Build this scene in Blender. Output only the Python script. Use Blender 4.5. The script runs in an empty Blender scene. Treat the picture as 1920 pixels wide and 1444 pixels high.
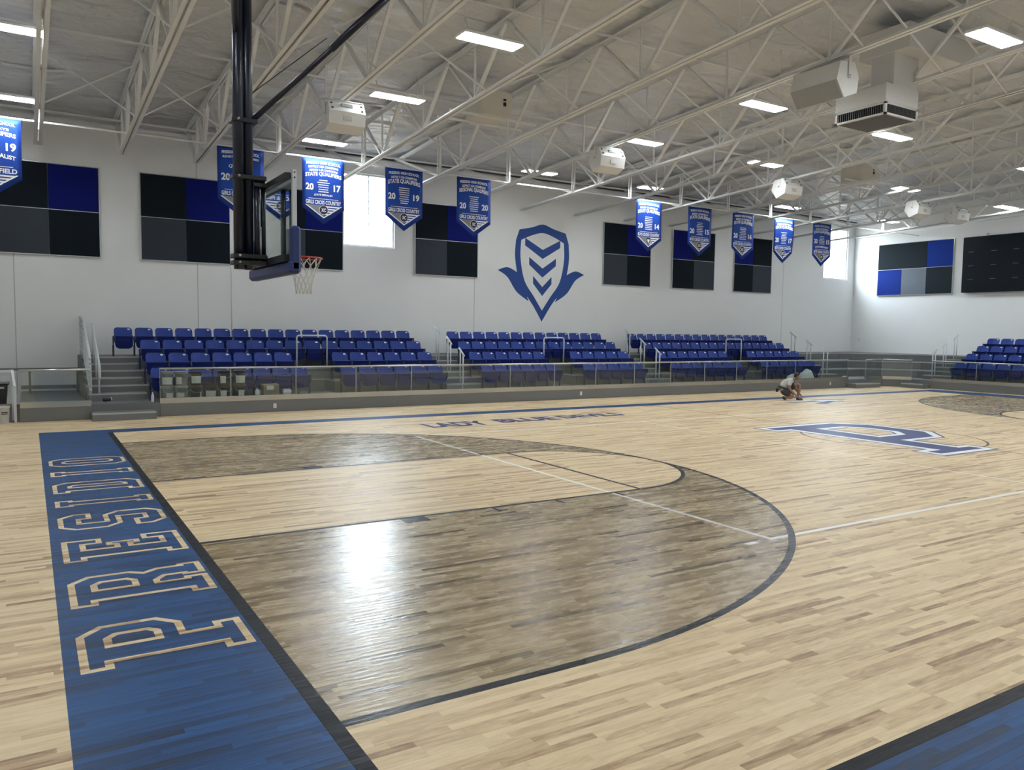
import bpy, bmesh, math, random
from mathutils import Vector, Matrix, noise

# ---------------------------------------------------------------- camera, world, exposure
scene = bpy.context.scene
C = scene.collection
PI = math.pi
random.seed(7)
RW, RH = 1920, 1444
CAM_POS = (-1.418, -9.997, 2.166)
YAW, PITCH, ROLL, FPX = 0.5528, -0.0693, 0.0137, 1471.6
cy_, sy_, cp_, sp_ = math.cos(YAW), math.sin(YAW), math.cos(PITCH), math.sin(PITCH)
cf = Vector((sy_ * cp_, cy_ * cp_, sp_))
cr0 = Vector((cy_, -sy_, 0))
cu0 = cr0.cross(cf)
cr = cr0 * math.cos(ROLL) + cu0 * math.sin(ROLL)
cu = -cr0 * math.sin(ROLL) + cu0 * math.cos(ROLL)
cam_data = bpy.data.cameras.new('camera')
cam_data.sensor_fit = 'HORIZONTAL'
cam_data.sensor_width = 36.0
cam_data.lens = FPX / RW * 36.0
cam_data.clip_end = 300
cam = bpy.data.objects.new('camera', cam_data)
cam.matrix_world = Matrix(((cr.x, cu.x, -cf.x, CAM_POS[0]), (cr.y, cu.y, -cf.y, CAM_POS[1]),
                           (cr.z, cu.z, -cf.z, CAM_POS[2]), (0, 0, 0, 1)))
C.objects.link(cam)
scene.camera = cam

LAMP_STRENGTH = 34.0
LAMP_COLOUR = (0.90, 0.965, 1.0, 1)
world = bpy.data.worlds.new('overcast_sky')
scene.world = world
world.use_nodes = True
wbg = world.node_tree.nodes['Background']
wbg.inputs['Color'].default_value = (0.86, 0.94, 1.0, 1)
wbg.inputs['Strength'].default_value = 17.0
wnt = world.node_tree                                # bright overcast sky above a darker ground
wtc = wnt.nodes.new('ShaderNodeTexCoord'); wsx = wnt.nodes.new('ShaderNodeSeparateXYZ')
wnt.links.new(wtc.outputs['Generated'], wsx.inputs[0])
wrp = wnt.nodes.new('ShaderNodeValToRGB'); wnt.links.new(wsx.outputs['Z'], wrp.inputs['Fac'])
wrp.color_ramp.elements[0].position = 0.0; wrp.color_ramp.elements[0].color = (0.10, 0.09, 0.075, 1)
wrp.color_ramp.elements[1].position = 0.02; wrp.color_ramp.elements[1].color = (0.86, 0.94, 1.0, 1)
wnt.links.new(wrp.outputs['Color'], wbg.inputs['Color'])

scene.view_settings.view_transform = 'Standard'
scene.view_settings.look = 'None'
scene.view_settings.exposure = 1.0
scene.view_settings.gamma = 1.0
scene.view_settings.use_curve_mapping = False
scene.cycles.max_bounces = 5
scene.cycles.diffuse_bounces = 3
scene.cycles.glossy_bounces = 3
scene.cycles.transmission_bounces = 3

# ---------------------------------------------------------------- overall measures (metres)
YW, XE, XL, YN = 15.0, 34.2, -6.0, -15.0           # back wall, end wall, near end wall, near side wall
L0, L1, L2, L3 = 0.34, 0.685, 1.01, 1.33             # seating tier levels
Y0, Y1, Y2, Y3 = 10.35, 11.62, 12.46, 13.30          # tier fronts along the side
X0, X1, X2, X3 = 30.45, 31.60, 32.40, 33.20          # tier fronts along the end
def zb(y): return 7.43 - 0.049 * y                  # truss bottom chord
def zt(y): return 8.56 - 0.050 * y                  # truss top chord
def zc(y): return 8.66 - 0.050 * y                  # ceiling

# ---------------------------------------------------------------- materials
MATS = {}
def material(name):
    m = bpy.data.materials.new(name); m.use_nodes = True
    nt = m.node_tree
    return m, nt, nt.nodes['Principled BSDF']
def srgb(r, g, b):
    f = lambda c: ((c / 255 + 0.055) / 1.055) ** 2.4 if c > 10 else c / 255 / 12.92
    return (f(r), f(g), f(b), 1)
def plain(name, col, rough=0.5, metal=0.0, var=0.06, scale=6.0, bump=0.0, bscale=40.0, spec=0.5, stretch=(1, 1, 1)):
    """colour broken up by a little noise, optional bump"""
    m, nt, b = material(name)
    tc = nt.nodes.new('ShaderNodeTexCoord')
    mp = nt.nodes.new('ShaderNodeMapping'); mp.inputs['Scale'].default_value = stretch
    nt.links.new(tc.outputs['Object'], mp.inputs['Vector'])
    n = nt.nodes.new('ShaderNodeTexNoise'); n.inputs['Scale'].default_value = scale; n.inputs['Detail'].default_value = 4
    nt.links.new(mp.outputs['Vector'], n.inputs['Vector'])
    mx = nt.nodes.new('ShaderNodeMix'); mx.data_type = 'RGBA'
    mx.inputs['A'].default_value = tuple(c * (1 - var) for c in col[:3]) + (1,)
    mx.inputs['B'].default_value = tuple(min(1, c * (1 + var)) for c in col[:3]) + (1,)
    nt.links.new(n.outputs['Fac'], mx.inputs['Factor'])
    nt.links.new(mx.outputs['Result'], b.inputs['Base Color'])
    b.inputs['Roughness'].default_value = rough
    b.inputs['Metallic'].default_value = metal
    b.inputs['Specular IOR Level'].default_value = spec
    if bump > 0:
        n2 = nt.nodes.new('ShaderNodeTexNoise'); n2.inputs['Scale'].default_value = bscale; n2.inputs['Detail'].default_value = 3
        nt.links.new(mp.outputs['Vector'], n2.inputs['Vector'])
        bp = nt.nodes.new('ShaderNodeBump'); bp.inputs['Strength'].default_value = bump; bp.inputs['Distance'].default_value = 0.02
        nt.links.new(n2.outputs['Fac'], bp.inputs['Height'])
        nt.links.new(bp.outputs['Normal'], b.inputs['Normal'])
    MATS[name] = m
    return m

plain('wall_paint', (0.80, 0.81, 0.805, 1), 0.75, var=0.03, scale=0.8, bump=0.05, bscale=30)
plain('steel_white', (0.80, 0.80, 0.79, 1), 0.45, var=0.05, scale=3)
plain('concrete', (0.140, 0.145, 0.145, 1), 0.55, var=0.10, scale=2.5, bump=0.1, bscale=25)
plain('concrete_side', (0.155, 0.157, 0.155, 1), 0.5, var=0.06, scale=2.0, bump=0.05, bscale=25)
plain('nosing', (0.36, 0.38, 0.38, 1), 0.5, var=0.06)
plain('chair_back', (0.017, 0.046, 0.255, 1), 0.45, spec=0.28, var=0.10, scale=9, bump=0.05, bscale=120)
plain('chair_seat_shaded', (0.006, 0.016, 0.125, 1), 0.45, spec=0.22, var=0.10, scale=9, bump=0.05, bscale=120)  # darker copy of the chair blue, shading painted into the seat colour
plain('chair_steel', (0.016, 0.022, 0.075, 1), 0.4, var=0.08)
plain('plate_white', (0.75, 0.77, 0.80, 1), 0.3, var=0.03)
plain('rail_paint', (0.56, 0.59, 0.60, 1), 0.4, var=0.05, metal=0.0)
plain('shoe_metal', (0.50, 0.49, 0.46, 1), 0.22, metal=0.85, var=0.15, scale=1.2, stretch=(1, 0.2, 0.2))
plain('rail_metal', (0.55, 0.55, 0.54, 1), 0.3, metal=0.7, var=0.08)
plain('navy_steel', (0.0065, 0.0095, 0.022, 1), 0.28, var=0.1)
plain('black_steel', (0.012, 0.013, 0.017, 1), 0.4, var=0.1)
plain('pad_blue', (0.012, 0.026, 0.120, 1), 0.4, var=0.06, bump=0.03)
plain('rim_orange', (0.52, 0.045, 0.015, 1), 0.35, var=0.08)
plain('net_cord', (0.70, 0.68, 0.62, 1), 0.8, var=0.08, scale=60)
plain('frame_alu', (0.52, 0.53, 0.53, 1), 0.35, metal=0.5, var=0.05)
plain('tile_black', (0.0085, 0.0135, 0.0195, 1), 0.8, spec=0.12, var=0.15, scale=18, bump=0.05, bscale=200)
plain('tile_navy', (0.005, 0.011, 0.135, 1), 0.8, spec=0.12, var=0.10, scale=18, bump=0.05, bscale=200)
plain('tile_grey', (0.048, 0.057, 0.072, 1), 0.8, spec=0.12, var=0.10, scale=18, bump=0.05, bscale=200)
plain('tile_slate', (0.014, 0.021, 0.026, 1), 0.8, spec=0.12, var=0.10, scale=18, bump=0.05, bscale=200)
plain('tile_royal', (0.008, 0.028, 0.20, 1), 0.8, spec=0.12, var=0.10, scale=18, bump=0.05, bscale=200)
plain('tile_mid', (0.105, 0.125, 0.15, 1), 0.75, var=0.10, scale=18, bump=0.05, bscale=200)
plain('mural_blue', (0.012, 0.060, 0.270, 1), 0.6, var=0.04, scale=3)
plain('mural_white', (0.78, 0.79, 0.785, 1), 0.65, var=0.02, scale=3)
plain('banner_cloth', (0.008, 0.052, 0.32, 1), 0.6, spec=0.25, var=0.08, scale=4, bump=0.15, bscale=9, stretch=(1, 1, 4))
plain('banner_dark', (0.007, 0.032, 0.23, 1), 0.6, spec=0.25, var=0.08, scale=4, bump=0.15, bscale=9, stretch=(1, 1, 4))
plain('banner_print', (0.80, 0.81, 0.83, 1), 0.5, var=0.04)
plain('banner_grey', (0.20, 0.21, 0.23, 1), 0.5, var=0.2, scale=3)
plain('banner_navy', (0.010, 0.014, 0.045, 1), 0.5, var=0.1)
plain('speaker_white', (0.74, 0.735, 0.72, 1), 0.45, var=0.03)
plain('grille_grey', (0.33, 0.33, 0.325, 1), 0.6, var=0.06)
plain('label_grey', (0.50, 0.49, 0.47, 1), 0.5, var=0.2, scale=60)
plain('duct_white', (0.66, 0.65, 0.63, 1), 0.5, var=0.04)
plain('louver_dark', (0.06, 0.06, 0.06, 1), 0.5, var=0.2, scale=30)
plain('beige_panel', (0.68, 0.65, 0.58, 1), 0.55, var=0.05, scale=2)
plain('floor_paint_navy', (0.026, 0.040, 0.150, 1), 0.48, spec=0.3, var=0.14, scale=5, stretch=(0.4, 8, 1))
plain('floor_paint_white', (0.78, 0.79, 0.81, 1), 0.48, spec=0.3, var=0.05, scale=5, stretch=(0.4, 8, 1))
plain('subfloor', (0.16, 0.11, 0.07, 1), 0.7, var=0.2)
plain('bucket_grey', (0.26, 0.28, 0.28, 1), 0.4, var=0.08)
plain('bucket_black', (0.012, 0.013, 0.014, 1), 0.35, var=0.1)
plain('bucket_white', (0.62, 0.63, 0.63, 1), 0.4, var=0.05)
plain('label_white', (0.62, 0.63, 0.60, 1), 0.5, var=0.12, scale=25)
plain('label_green', (0.03, 0.17, 0.12, 1), 0.5, var=0.15)
plain('cardboard', (0.24, 0.185, 0.125, 1), 0.8, var=0.12, scale=8)
plain('bottle_plastic', (0.60, 0.68, 0.78, 1), 0.15, var=0.05)
plain('cloth_pale', (0.52, 0.58, 0.56, 1), 0.8, var=0.12, scale=9, bump=0.4, bscale=10)
plain('bin_black', (0.010, 0.011, 0.016, 1), 0.35, var=0.15)
plain('skin', (0.27, 0.150, 0.095, 1), 0.55, var=0.08)
plain('shirt_grey', (0.46, 0.465, 0.45, 1), 0.85, var=0.08, scale=14, bump=0.3, bscale=14)
plain('shorts_dark', (0.030, 0.032, 0.038, 1), 0.85, var=0.2, scale=14, bump=0.3, bscale=14)
plain('shoe_brown', (0.035, 0.020, 0.016, 1), 0.6, var=0.2)
plain('hair_black', (0.010, 0.009, 0.009, 1), 0.5, var=0.2, scale=40)
plain('belt_black', (0.008, 0.008, 0.010, 1), 0.5, var=0.1)
plain('switch_white', (0.72, 0.72, 0.70, 1), 0.4, var=0.03)
plain('shadow_gap_dark', (0.05, 0.05, 0.052, 1), 0.6, var=0.2)
plain('score_black', (0.004, 0.007, 0.011, 1), 0.5, spec=0.15, var=0.15, scale=3)
plain('score_mark', (0.07, 0.08, 0.09, 1), 0.5, var=0.1)
plain('window_frame', (0.70, 0.74, 0.76, 1), 0.4, var=0.03)

def glass_material(name, tint, base=0.05, graze=0.5):
    m = bpy.data.materials.new(name); m.use_nodes = True
    nt = m.node_tree; nt.nodes.clear()
    out = nt.nodes.new('ShaderNodeOutputMaterial')
    tr = nt.nodes.new('ShaderNodeBsdfTransparent'); tr.inputs['Color'].default_value = tint
    gl = nt.nodes.new('ShaderNodeBsdfGlossy'); gl.inputs['Roughness'].default_value = 0.02
    gl.inputs['Color'].default_value = (0.9, 0.95, 0.95, 1)
    n = nt.nodes.new('ShaderNodeTexNoise'); n.inputs['Scale'].default_value = 1.5
    lw = nt.nodes.new('ShaderNodeLayerWeight'); lw.inputs['Blend'].default_value = 0.5
    pw = nt.nodes.new('ShaderNodeMath'); pw.operation = 'POWER'; pw.inputs[1].default_value = 4.0
    nt.links.new(lw.outputs['Facing'], pw.inputs[0])
    ml = nt.nodes.new('ShaderNodeMath'); ml.operation = 'MULTIPLY_ADD'; ml.inputs[1].default_value = graze; ml.inputs[2].default_value = base
    nt.links.new(pw.outputs[0], ml.inputs[0])
    ad = nt.nodes.new('ShaderNodeMath'); ad.operation = 'MULTIPLY'; ad.inputs[1].default_value = 0.03
    nt.links.new(n.outputs['Fac'], ad.inputs[0])
    ad2 = nt.nodes.new('ShaderNodeMath'); ad2.operation = 'ADD'; ad2.use_clamp = True
    nt.links.new(ml.outputs[0], ad2.inputs[0]); nt.links.new(ad.outputs[0], ad2.inputs[1])
    mx = nt.nodes.new('ShaderNodeMixShader')
    nt.links.new(ad2.outputs[0], mx.inputs['Fac']); nt.links.new(tr.outputs[0], mx.inputs[1]); nt.links.new(gl.outputs[0], mx.inputs[2])
    nt.links.new(mx.outputs[0], out.inputs['Surface'])
    MATS[name] = m
glass_material('rail_glass', (0.90, 0.93, 0.925, 1), 0.03)
glass_material('board_glass', (0.84, 0.88, 0.86, 1), 0.10, 1.8)
glass_material('window_glass', (0.95, 0.98, 1.0, 1), 0.0)

m, nt, b = material('lamp_diffuser')
b.inputs['Base Color'].default_value = (0.9, 0.9, 0.9, 1)
b.inputs['Emission Color'].default_value = LAMP_COLOUR
b.inputs['Emission Strength'].default_value = LAMP_STRENGTH
MATS['lamp_diffuser'] = m

# ceiling: wrinkled vinyl-faced insulation
m, nt, b = material('ceiling_vinyl')
tc = nt.nodes.new('ShaderNodeTexCoord')
def noise_node(scale, stretch, detail=4):
    mp = nt.nodes.new('ShaderNodeMapping'); mp.inputs['Scale'].default_value = stretch
    nt.links.new(tc.outputs['Object'], mp.inputs['Vector'])
    n = nt.nodes.new('ShaderNodeTexNoise'); n.inputs['Scale'].default_value = scale; n.inputs['Detail'].default_value = detail
    n.inputs['Distortion'].default_value = 0.6
    nt.links.new(mp.outputs['Vector'], n.inputs['Vector'])
    return n
n1 = noise_node(0.9, (0.6, 2.6, 1)); n1.noise_type = 'RIDGED_MULTIFRACTAL'; n2 = noise_node(3.0, (1, 1.6, 1)); n3 = noise_node(0.5, (1, 1, 1), 2)
ad = nt.nodes.new('ShaderNodeMath'); ad.operation = 'MULTIPLY_ADD'; ad.inputs[1].default_value = 0.35
nt.links.new(n2.outputs['Fac'], ad.inputs[0]); nt.links.new(n1.outputs['Fac'], ad.inputs[2])
bp = nt.nodes.new('ShaderNodeBump'); bp.inputs['Strength'].default_value = 1.0; bp.inputs['Distance'].default_value = 0.22
nt.links.new(ad.outputs[0], bp.inputs['Height']); nt.links.new(bp.outputs['Normal'], b.inputs['Normal'])
mx = nt.nodes.new('ShaderNodeMix'); mx.data_type = 'RGBA'
mx.inputs['A'].default_value = (0.585, 0.595, 0.605, 1); mx.inputs['B'].default_value = (0.675, 0.685, 0.695, 1)
nt.links.new(n3.outputs['Fac'], mx.inputs['Factor']); nt.links.new(mx.outputs['Result'], b.inputs['Base Color'])
b.inputs['Roughness'].default_value = 0.30
MATS['ceiling_vinyl'] = m

PW = 0.0572                                          # plank width
FX0, FX1, FY0, FY1 = XL + 0.02, 30.42, -10.4, 10.33  # planked area
# hardwood court: plank tone attribute, stains and painted lines by floor position
class Ex:
    nt = None
    def __init__(s, sock): s.s = sock
    @classmethod
    def op(cls, name, *a):
        n = cls.nt.nodes.new('ShaderNodeMath'); n.operation = name
        for i, v in enumerate(a):
            if isinstance(v, Ex): cls.nt.links.new(v.s, n.inputs[i])
            else: n.inputs[i].default_value = v
        return Ex(n.outputs[0])
    def __add__(s, o): return Ex.op('ADD', s, o)
    def __radd__(s, o): return Ex.op('ADD', s, o)
    def __sub__(s, o): return Ex.op('SUBTRACT', s, o)
    def __rsub__(s, o): return Ex.op('SUBTRACT', o, s)
    def __mul__(s, o): return Ex.op('MULTIPLY', s, o)
    def lt(s, o): return Ex.op('LESS_THAN', s, o)
    def gt(s, o): return Ex.op('GREATER_THAN', s, o)
    def abs(s): return Ex.op('ABSOLUTE', s)
    def sqrt(s): return Ex.op('SQRT', s)
    def orr(s, o): return Ex.op('MAXIMUM', s, o)
    def between(s, a, c): return s.gt(a) * s.lt(c)
    def near(s, a, w): return (s - a).abs().lt(w)

def court_material(name, painted):
    m, nt, b = material(name)
    Ex.nt = nt
    L = nt.links
    geo = nt.nodes.new('ShaderNodeNewGeometry')
    at = nt.nodes.new('ShaderNodeAttribute'); at.attribute_name = 'tone'
    mp = nt.nodes.new('ShaderNodeMapping'); mp.inputs['Scale'].default_value = (1.3, 22, 1)
    L.new(geo.outputs['Position'], mp.inputs['Vector'])
    gr = nt.nodes.new('ShaderNodeTexNoise'); gr.inputs['Scale'].default_value = 2.2; gr.inputs['Detail'].default_value = 5; gr.inputs['Distortion'].default_value = 0.4
    L.new(mp.outputs['Vector'], gr.inputs['Vector'])
    tone = Ex(at.outputs['Fac']); grain = Ex(gr.outputs['Fac'])
    mpb = nt.nodes.new('ShaderNodeMapping'); mpb.inputs['Scale'].default_value = (1.2, 5.5, 1)
    L.new(geo.outputs['Position'], mpb.inputs['Vector'])
    wv = nt.nodes.new('ShaderNodeVectorMath'); wv.operation = 'MULTIPLY_ADD'      # each plank cut from another place in the grain
    cmb = nt.nodes.new('ShaderNodeCombineXYZ'); L.new(at.outputs['Fac'], cmb.inputs[0]); L.new(at.outputs['Fac'], cmb.inputs[2])
    L.new(cmb.outputs[0], wv.inputs[0]); wv.inputs[1].default_value = (37, 0, 53); L.new(mpb.outputs['Vector'], wv.inputs[2])
    bn = nt.nodes.new('ShaderNodeTexNoise'); bn.inputs['Scale'].default_value = 3.0; bn.inputs['Detail'].default_value = 4; bn.inputs['Distortion'].default_value = 1.2
    L.new(wv.outputs[0], bn.inputs['Vector'])
    blotch = Ex(bn.outputs['Fac'])
    val = tone + (grain - 0.5) * 0.55 + (blotch - 0.5) * 0.85
    sval = 0.5 + (tone - 0.66) * 1.15 + (grain - 0.5) * 0.45 + (blotch - 0.5) * 1.0
    ramp = nt.nodes.new('ShaderNodeValToRGB'); L.new(val.s, ramp.inputs['Fac'])
    cr_ = ramp.color_ramp
    cr_.elements[0].position = 0.0; cr_.elements[0].color = (0.20, 0.115, 0.055, 1)
    cr_.elements[1].position = 1.0; cr_.elements[1].color = (0.76, 0.60, 0.375, 1)
    for p_, c_ in ((0.22, (0.33, 0.205, 0.108, 1)), (0.45, (0.52, 0.365, 0.205, 1)), (0.70, (0.665, 0.505, 0.30, 1))):
        e = cr_.elements.new(p_); e.color = c_
    col = ramp.outputs['Color']
    rough = None
    if painted:
        sx = nt.nodes.new('ShaderNodeSeparateXYZ'); L.new(geo.outputs['Position'], sx.inputs[0])
        x, y = Ex(sx.outputs['X']), Ex(sx.outputs['Y'])
        xm = 14.325 - (x - 14.325).abs(); ay = y.abs()
        r1 = ((xm - 1.6) * (xm - 1.6) + y * y).sqrt()
        rc = ((xm - 5.79) * (xm - 5.79) + y * y).sqrt()
        rcc = ((x - 14.325) * (x - 14.325) + y * y).sqrt()
        def three(r): return r1.lt(r).orr(xm.lt(1.6) * ay.lt(r)) * xm.gt(0.0)
        def key(h): return (xm.lt(5.79) * ay.lt(h)).orr(rc.lt(h)) * xm.gt(0.0)
        t_out = three(6.02); k_out = key(1.83)
        stain = t_out * (1.0 - k_out)
        marks = ay.between(1.83, 2.03) * xm.between(2.14, 2.45).orr(xm.near(3.37, 0.026)).orr(xm.near(4.31, 0.026)).orr(xm.near(5.29, 0.026))
        line = t_out * (1.0 - three(5.945))
        line = line.orr(k_out * (1.0 - key(1.765)))
        line = line.orr(xm.near(5.762, 0.030) * ay.lt(1.83)).orr(marks)
        line = line.orr(xm.between(-0.095, 0.0) * y.between(-7.72, 7.64))
        line = line.orr(y.between(-7.72, -7.62) * xm.gt(-0.10))
        thin = (x.near(14.325, 0.027) * ay.lt(7.62)).orr(rcc.near(1.805, 0.025))
        blue = (xm.between(-1.28, -0.09) * y.between(-9.0, 8.17)).orr(y.between(7.62, 8.17) * xm.gt(-0.11)).orr(y.between(-9.3, -7.72) * xm.gt(-1.28))
        white = (xm.near(5.24, 0.032) * ay.lt(4.507)).orr(ay.near(4.475, 0.032) * xm.gt(5.21)).orr(ay.near(4.50, 0.034) * xm.between(4.84, 5.0))
        wthin = xm.near(11.22, 0.026) * ay.lt(4.5)
        def mix(c1, fac, c2, c1_is_socket=True):
            n = nt.nodes.new('ShaderNodeMix'); n.data_type = 'RGBA'
            L.new(fac.s, n.inputs['Factor'])
            L.new(c1, n.inputs['A'])
            if isinstance(c2, tuple): n.inputs['B'].default_value = c2
            else: L.new(c2, n.inputs['B'])
            return n.outputs['Result']
        def ramp2(stops, v_=None):
            r = nt.nodes.new('ShaderNodeValToRGB'); L.new((v_ or val).s, r.inputs['Fac'])
            r.color_ramp.elements[0].position, r.color_ramp.elements[0].color = stops[0]
            r.color_ramp.elements[1].position, r.color_ramp.elements[1].color = stops[-1]
            for p_, c_ in stops[1:-1]:
                e = r.color_ramp.elements.new(p_); e.color = c_
            return r.outputs['Color']
        st = ramp2([(0.0, (0.105, 0.071, 0.034, 1)), (0.45, (0.300, 0.218, 0.113, 1)), (1.0, (0.465, 0.368, 0.215, 1))], sval)
        bl = ramp2([(0.0, (0.012, 0.030, 0.066, 1)), (0.3, (0.010, 0.043, 0.130, 1)), (1.0, (0.021, 0.088, 0.245, 1))], sval)
        col = mix(col, stain, st)
        col = mix(col, blue, bl)
        col = mix(col, white * 0.95, (0.82, 0.81, 0.78, 1))
        col = mix(col, wthin * 0.75, (0.80, 0.76, 0.70, 1))
        col = mix(col, thin * 0.85, (0.030, 0.020, 0.018, 1))
        col = mix(col, line, (0.010, 0.010, 0.014, 1))
        rough = 0.46 - stain * 0.215 + line * 0.02
    L.new(col, b.inputs['Base Color'])
    n2 = nt.nodes.new('ShaderNodeTexNoise'); n2.inputs['Scale'].default_value = 3.0; n2.inputs['Detail'].default_value = 3
    L.new(mp.outputs['Vector'], n2.inputs['Vector'])
    base = rough if rough is not None else Ex.op('ADD', 0.46, 0.0)
    rg = base + (blotch - 0.5) * 0.30 + (tone - 0.5) * 0.08
    L.new(rg.s, b.inputs['Roughness'])
    bp = nt.nodes.new('ShaderNodeBump'); bp.inputs['Strength'].default_value = 0.22; bp.inputs['Distance'].default_value = 0.012
    sy2_ = nt.nodes.new('ShaderNodeSeparateXYZ'); L.new(geo.outputs['Position'], sy2_.inputs[0])
    cup = Ex.op('COSINE', (Ex(sy2_.outputs['Y']) - FY0) * (2 * PI / PW))         # boards slightly cupped across their width
    L.new((blotch + grain * 0.4 + cup * 0.07).s, bp.inputs['Height']); L.new(bp.outputs['Normal'], b.inputs['Normal'])
    b.inputs['Specular IOR Level'].default_value = 0.34
    if painted: L.new((0.34 - line * 0.16 - blue * 0.10).s, b.inputs['Specular IOR Level'])
    MATS[name] = m
court_material('court_wood', True)
court_material('bare_wood', False)

# ---------------------------------------------------------------- mesh helpers
class MB:
    def __init__(s): s.v = []; s.f = []; s.mi = []; s.cur = 0; s.smooth = []
    def _add(s, vs, fs, smooth=False):
        o = len(s.v); s.v += [tuple(v) for v in vs]
        for f in fs:
            s.f.append([i + o for i in f]); s.mi.append(s.cur); s.smooth.append(smooth)
        return s
    def box(s, x0, x1, y0, y1, z0, z1):
        return s._add([(x0, y0, z0), (x1, y0, z0), (x1, y1, z0), (x0, y1, z0), (x0, y0, z1), (x1, y0, z1), (x1, y1, z1), (x0, y1, z1)],
                      [(3, 2, 1, 0), (4, 5, 6, 7), (0, 1, 5, 4), (1, 2, 6, 5), (2, 3, 7, 6), (3, 0, 4, 7)])
    def bbox(s, x0, x1, y0, y1, z0, z1, r=0.01):
        """box with chamfered edges"""
        xs, ys, zs = (x0, x1), (y0, y1), (z0, z1)
        vs, idx = [], {}
        for i in (0, 1):
            for j in (0, 1):
                for k in (0, 1):
                    for ax in range(3):
                        p = [xs[i], ys[j], zs[k]]
                        q = [(1 if i == 0 else -1), (1 if j == 0 else -1), (1 if k == 0 else -1)]
                        for a in range(3):
                            if a != ax: p[a] += q[a] * r
                        idx[(i, j, k, ax)] = len(vs); vs.append(p)
        fs = []
        def quad(ax, side):
            o = [a for a in range(3) if a != ax]
            l = []
            for u, w in ((0, 0), (1, 0), (1, 1), (0, 1)):
                c = [0, 0, 0]; c[ax] = side; c[o[0]] = u; c[o[1]] = w
                l.append(idx[(c[0], c[1], c[2], ax)])
            return l
        for ax in range(3):
            for side in (0, 1):
                fs.append(quad(ax, side))
        for ax in range(3):                         # edges along ax
            o = [a for a in range(3) if a != ax]
            for u in (0, 1):
                for w in (0, 1):
                    c0 = [0, 0, 0]; c0[o[0]] = u; c0[o[1]] = w; c1 = list(c0); c1[ax] = 1
                    fs.append([idx[tuple(c0) + (o[0],)], idx[tuple(c1) + (o[0],)], idx[tuple(c1) + (o[1],)], idx[tuple(c0) + (o[1],)]])
        for i in (0, 1):
            for j in (0, 1):
                for k in (0, 1):
                    fs.append([idx[(i, j, k, 0)], idx[(i, j, k, 1)], idx[(i, j, k, 2)]])
        return s._add(vs, fs)
    def prism(s, pts, fn, a, c):
        """polygon pts (u,v) extruded from a to c; fn(u,v,w) -> xyz"""
        n = len(pts)
        vs = [fn(u, v, a) for u, v in pts] + [fn(u, v, c) for u, v in pts]
        return s._add(vs, [list(range(n))[::-1], list(range(n, 2 * n))] + [(i, (i + 1) % n, n + (i + 1) % n, n + i) for i in range(n)])
    def tube(s, path, r, n=8, closed=False, cap=True):
        P = [Vector(p) for p in path]; m = len(P); rings = []
        up = None
        for i, p in enumerate(P):
            if closed: t = (P[(i + 1) % m] - P[i - 1])
            elif i == 0: t = P[1] - P[0]
            elif i == m - 1: t = P[-1] - P[-2]
            else: t = (P[i + 1] - P[i]).normalized() + (P[i] - P[i - 1]).normalized()
            t.normalize()
            if up is None:
                up = Vector((0, 0, 1)) if abs(t.z) < 0.9 else Vector((0, 1, 0))
            a = t.cross(up)
            if a.length < 1e-5: a = t.cross(Vector((1, 0, 0)))
            a.normalize(); bb = a.cross(t); bb.normalize(); up = bb
            rr = r[i] if isinstance(r, (list, tuple)) else r
            rings.append([p + (a * math.cos(2 * PI * k / n) + bb * math.sin(2 * PI * k / n)) * rr for k in range(n)])
        vs = [v for ring in rings for v in ring]; fs = []
        for i in range(m if closed else m - 1):
            j = (i + 1) % m
            for k in range(n): fs.append((i * n + k, i * n + (k + 1) % n, j * n + (k + 1) % n, j * n + k))
        if cap and not closed:
            fs.append(list(range(n))[::-1]); fs.append([(m - 1) * n + k for k in range(n)])
        return s._add(vs, fs, True)
    def bar(s, p0, p1, w, h):
        """rectangular bar between two points"""
        p0, p1 = Vector(p0), Vector(p1); t = (p1 - p0).normalized()
        up = Vector((0, 0, 1)) if abs(t.z) < 0.98 else Vector((1, 0, 0))
        a = t.cross(up).normalized(); bb = a.cross(t)
        vs = []
        for p in (p0, p1):
            for i, j in ((-1, -1), (1, -1), (1, 1), (-1, 1)): vs.append(p + a * (i * w / 2) + bb * (j * h / 2))
        return s._add(vs, [(3, 2, 1, 0), (4, 5, 6, 7), (0, 1, 5, 4), (1, 2, 6, 5), (2, 3, 7, 6), (3, 0, 4, 7)])
    def lathe(s, prof, n=20, c=(0, 0, 0)):
        vs = []; fs = []
        for r, z in prof:
            for k in range(n): vs.append((c[0] + r * math.cos(2 * PI * k / n), c[1] + r * math.sin(2 * PI * k / n), c[2] + z))
        m = len(prof)
        for i in range(m - 1):
            for k in range(n): fs.append((i * n + k, i * n + (k + 1) % n, (i + 1) * n + (k + 1) % n, (i + 1) * n + k))
        fs.append(list(range(n))[::-1]); fs.append([(m - 1) * n + k for k in range(n)])
        return s._add(vs, fs, True)
    def mesh(s, name, mats):
        me = bpy.data.meshes.new(name)
        me.from_pydata(s.v, [], s.f)
        for mm in (mats if isinstance(mats, (list, tuple)) else [mats]): me.materials.append(MATS[mm])
        me.polygons.foreach_set('material_index', s.mi)
        me.polygons.foreach_set('use_smooth', s.smooth)
        bm = bmesh.new(); bm.from_mesh(me)
        bmesh.ops.recalc_face_normals(bm, faces=bm.faces)
        bm.to_mesh(me); bm.free()
        me.update()
        return me
    def build(s, name, mats, parent=None, loc=None):
        return link(name, s.mesh(name, mats), parent, loc)
def link(name, me, parent=None, loc=None, rotz=None):
    o = bpy.data.objects.new(name, me); C.objects.link(o)
    if parent is not None: o.parent = parent
    if loc is not None: o.location = loc
    if rotz is not None: o.rotation_euler = (0, 0, rotz)
    return o
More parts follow.
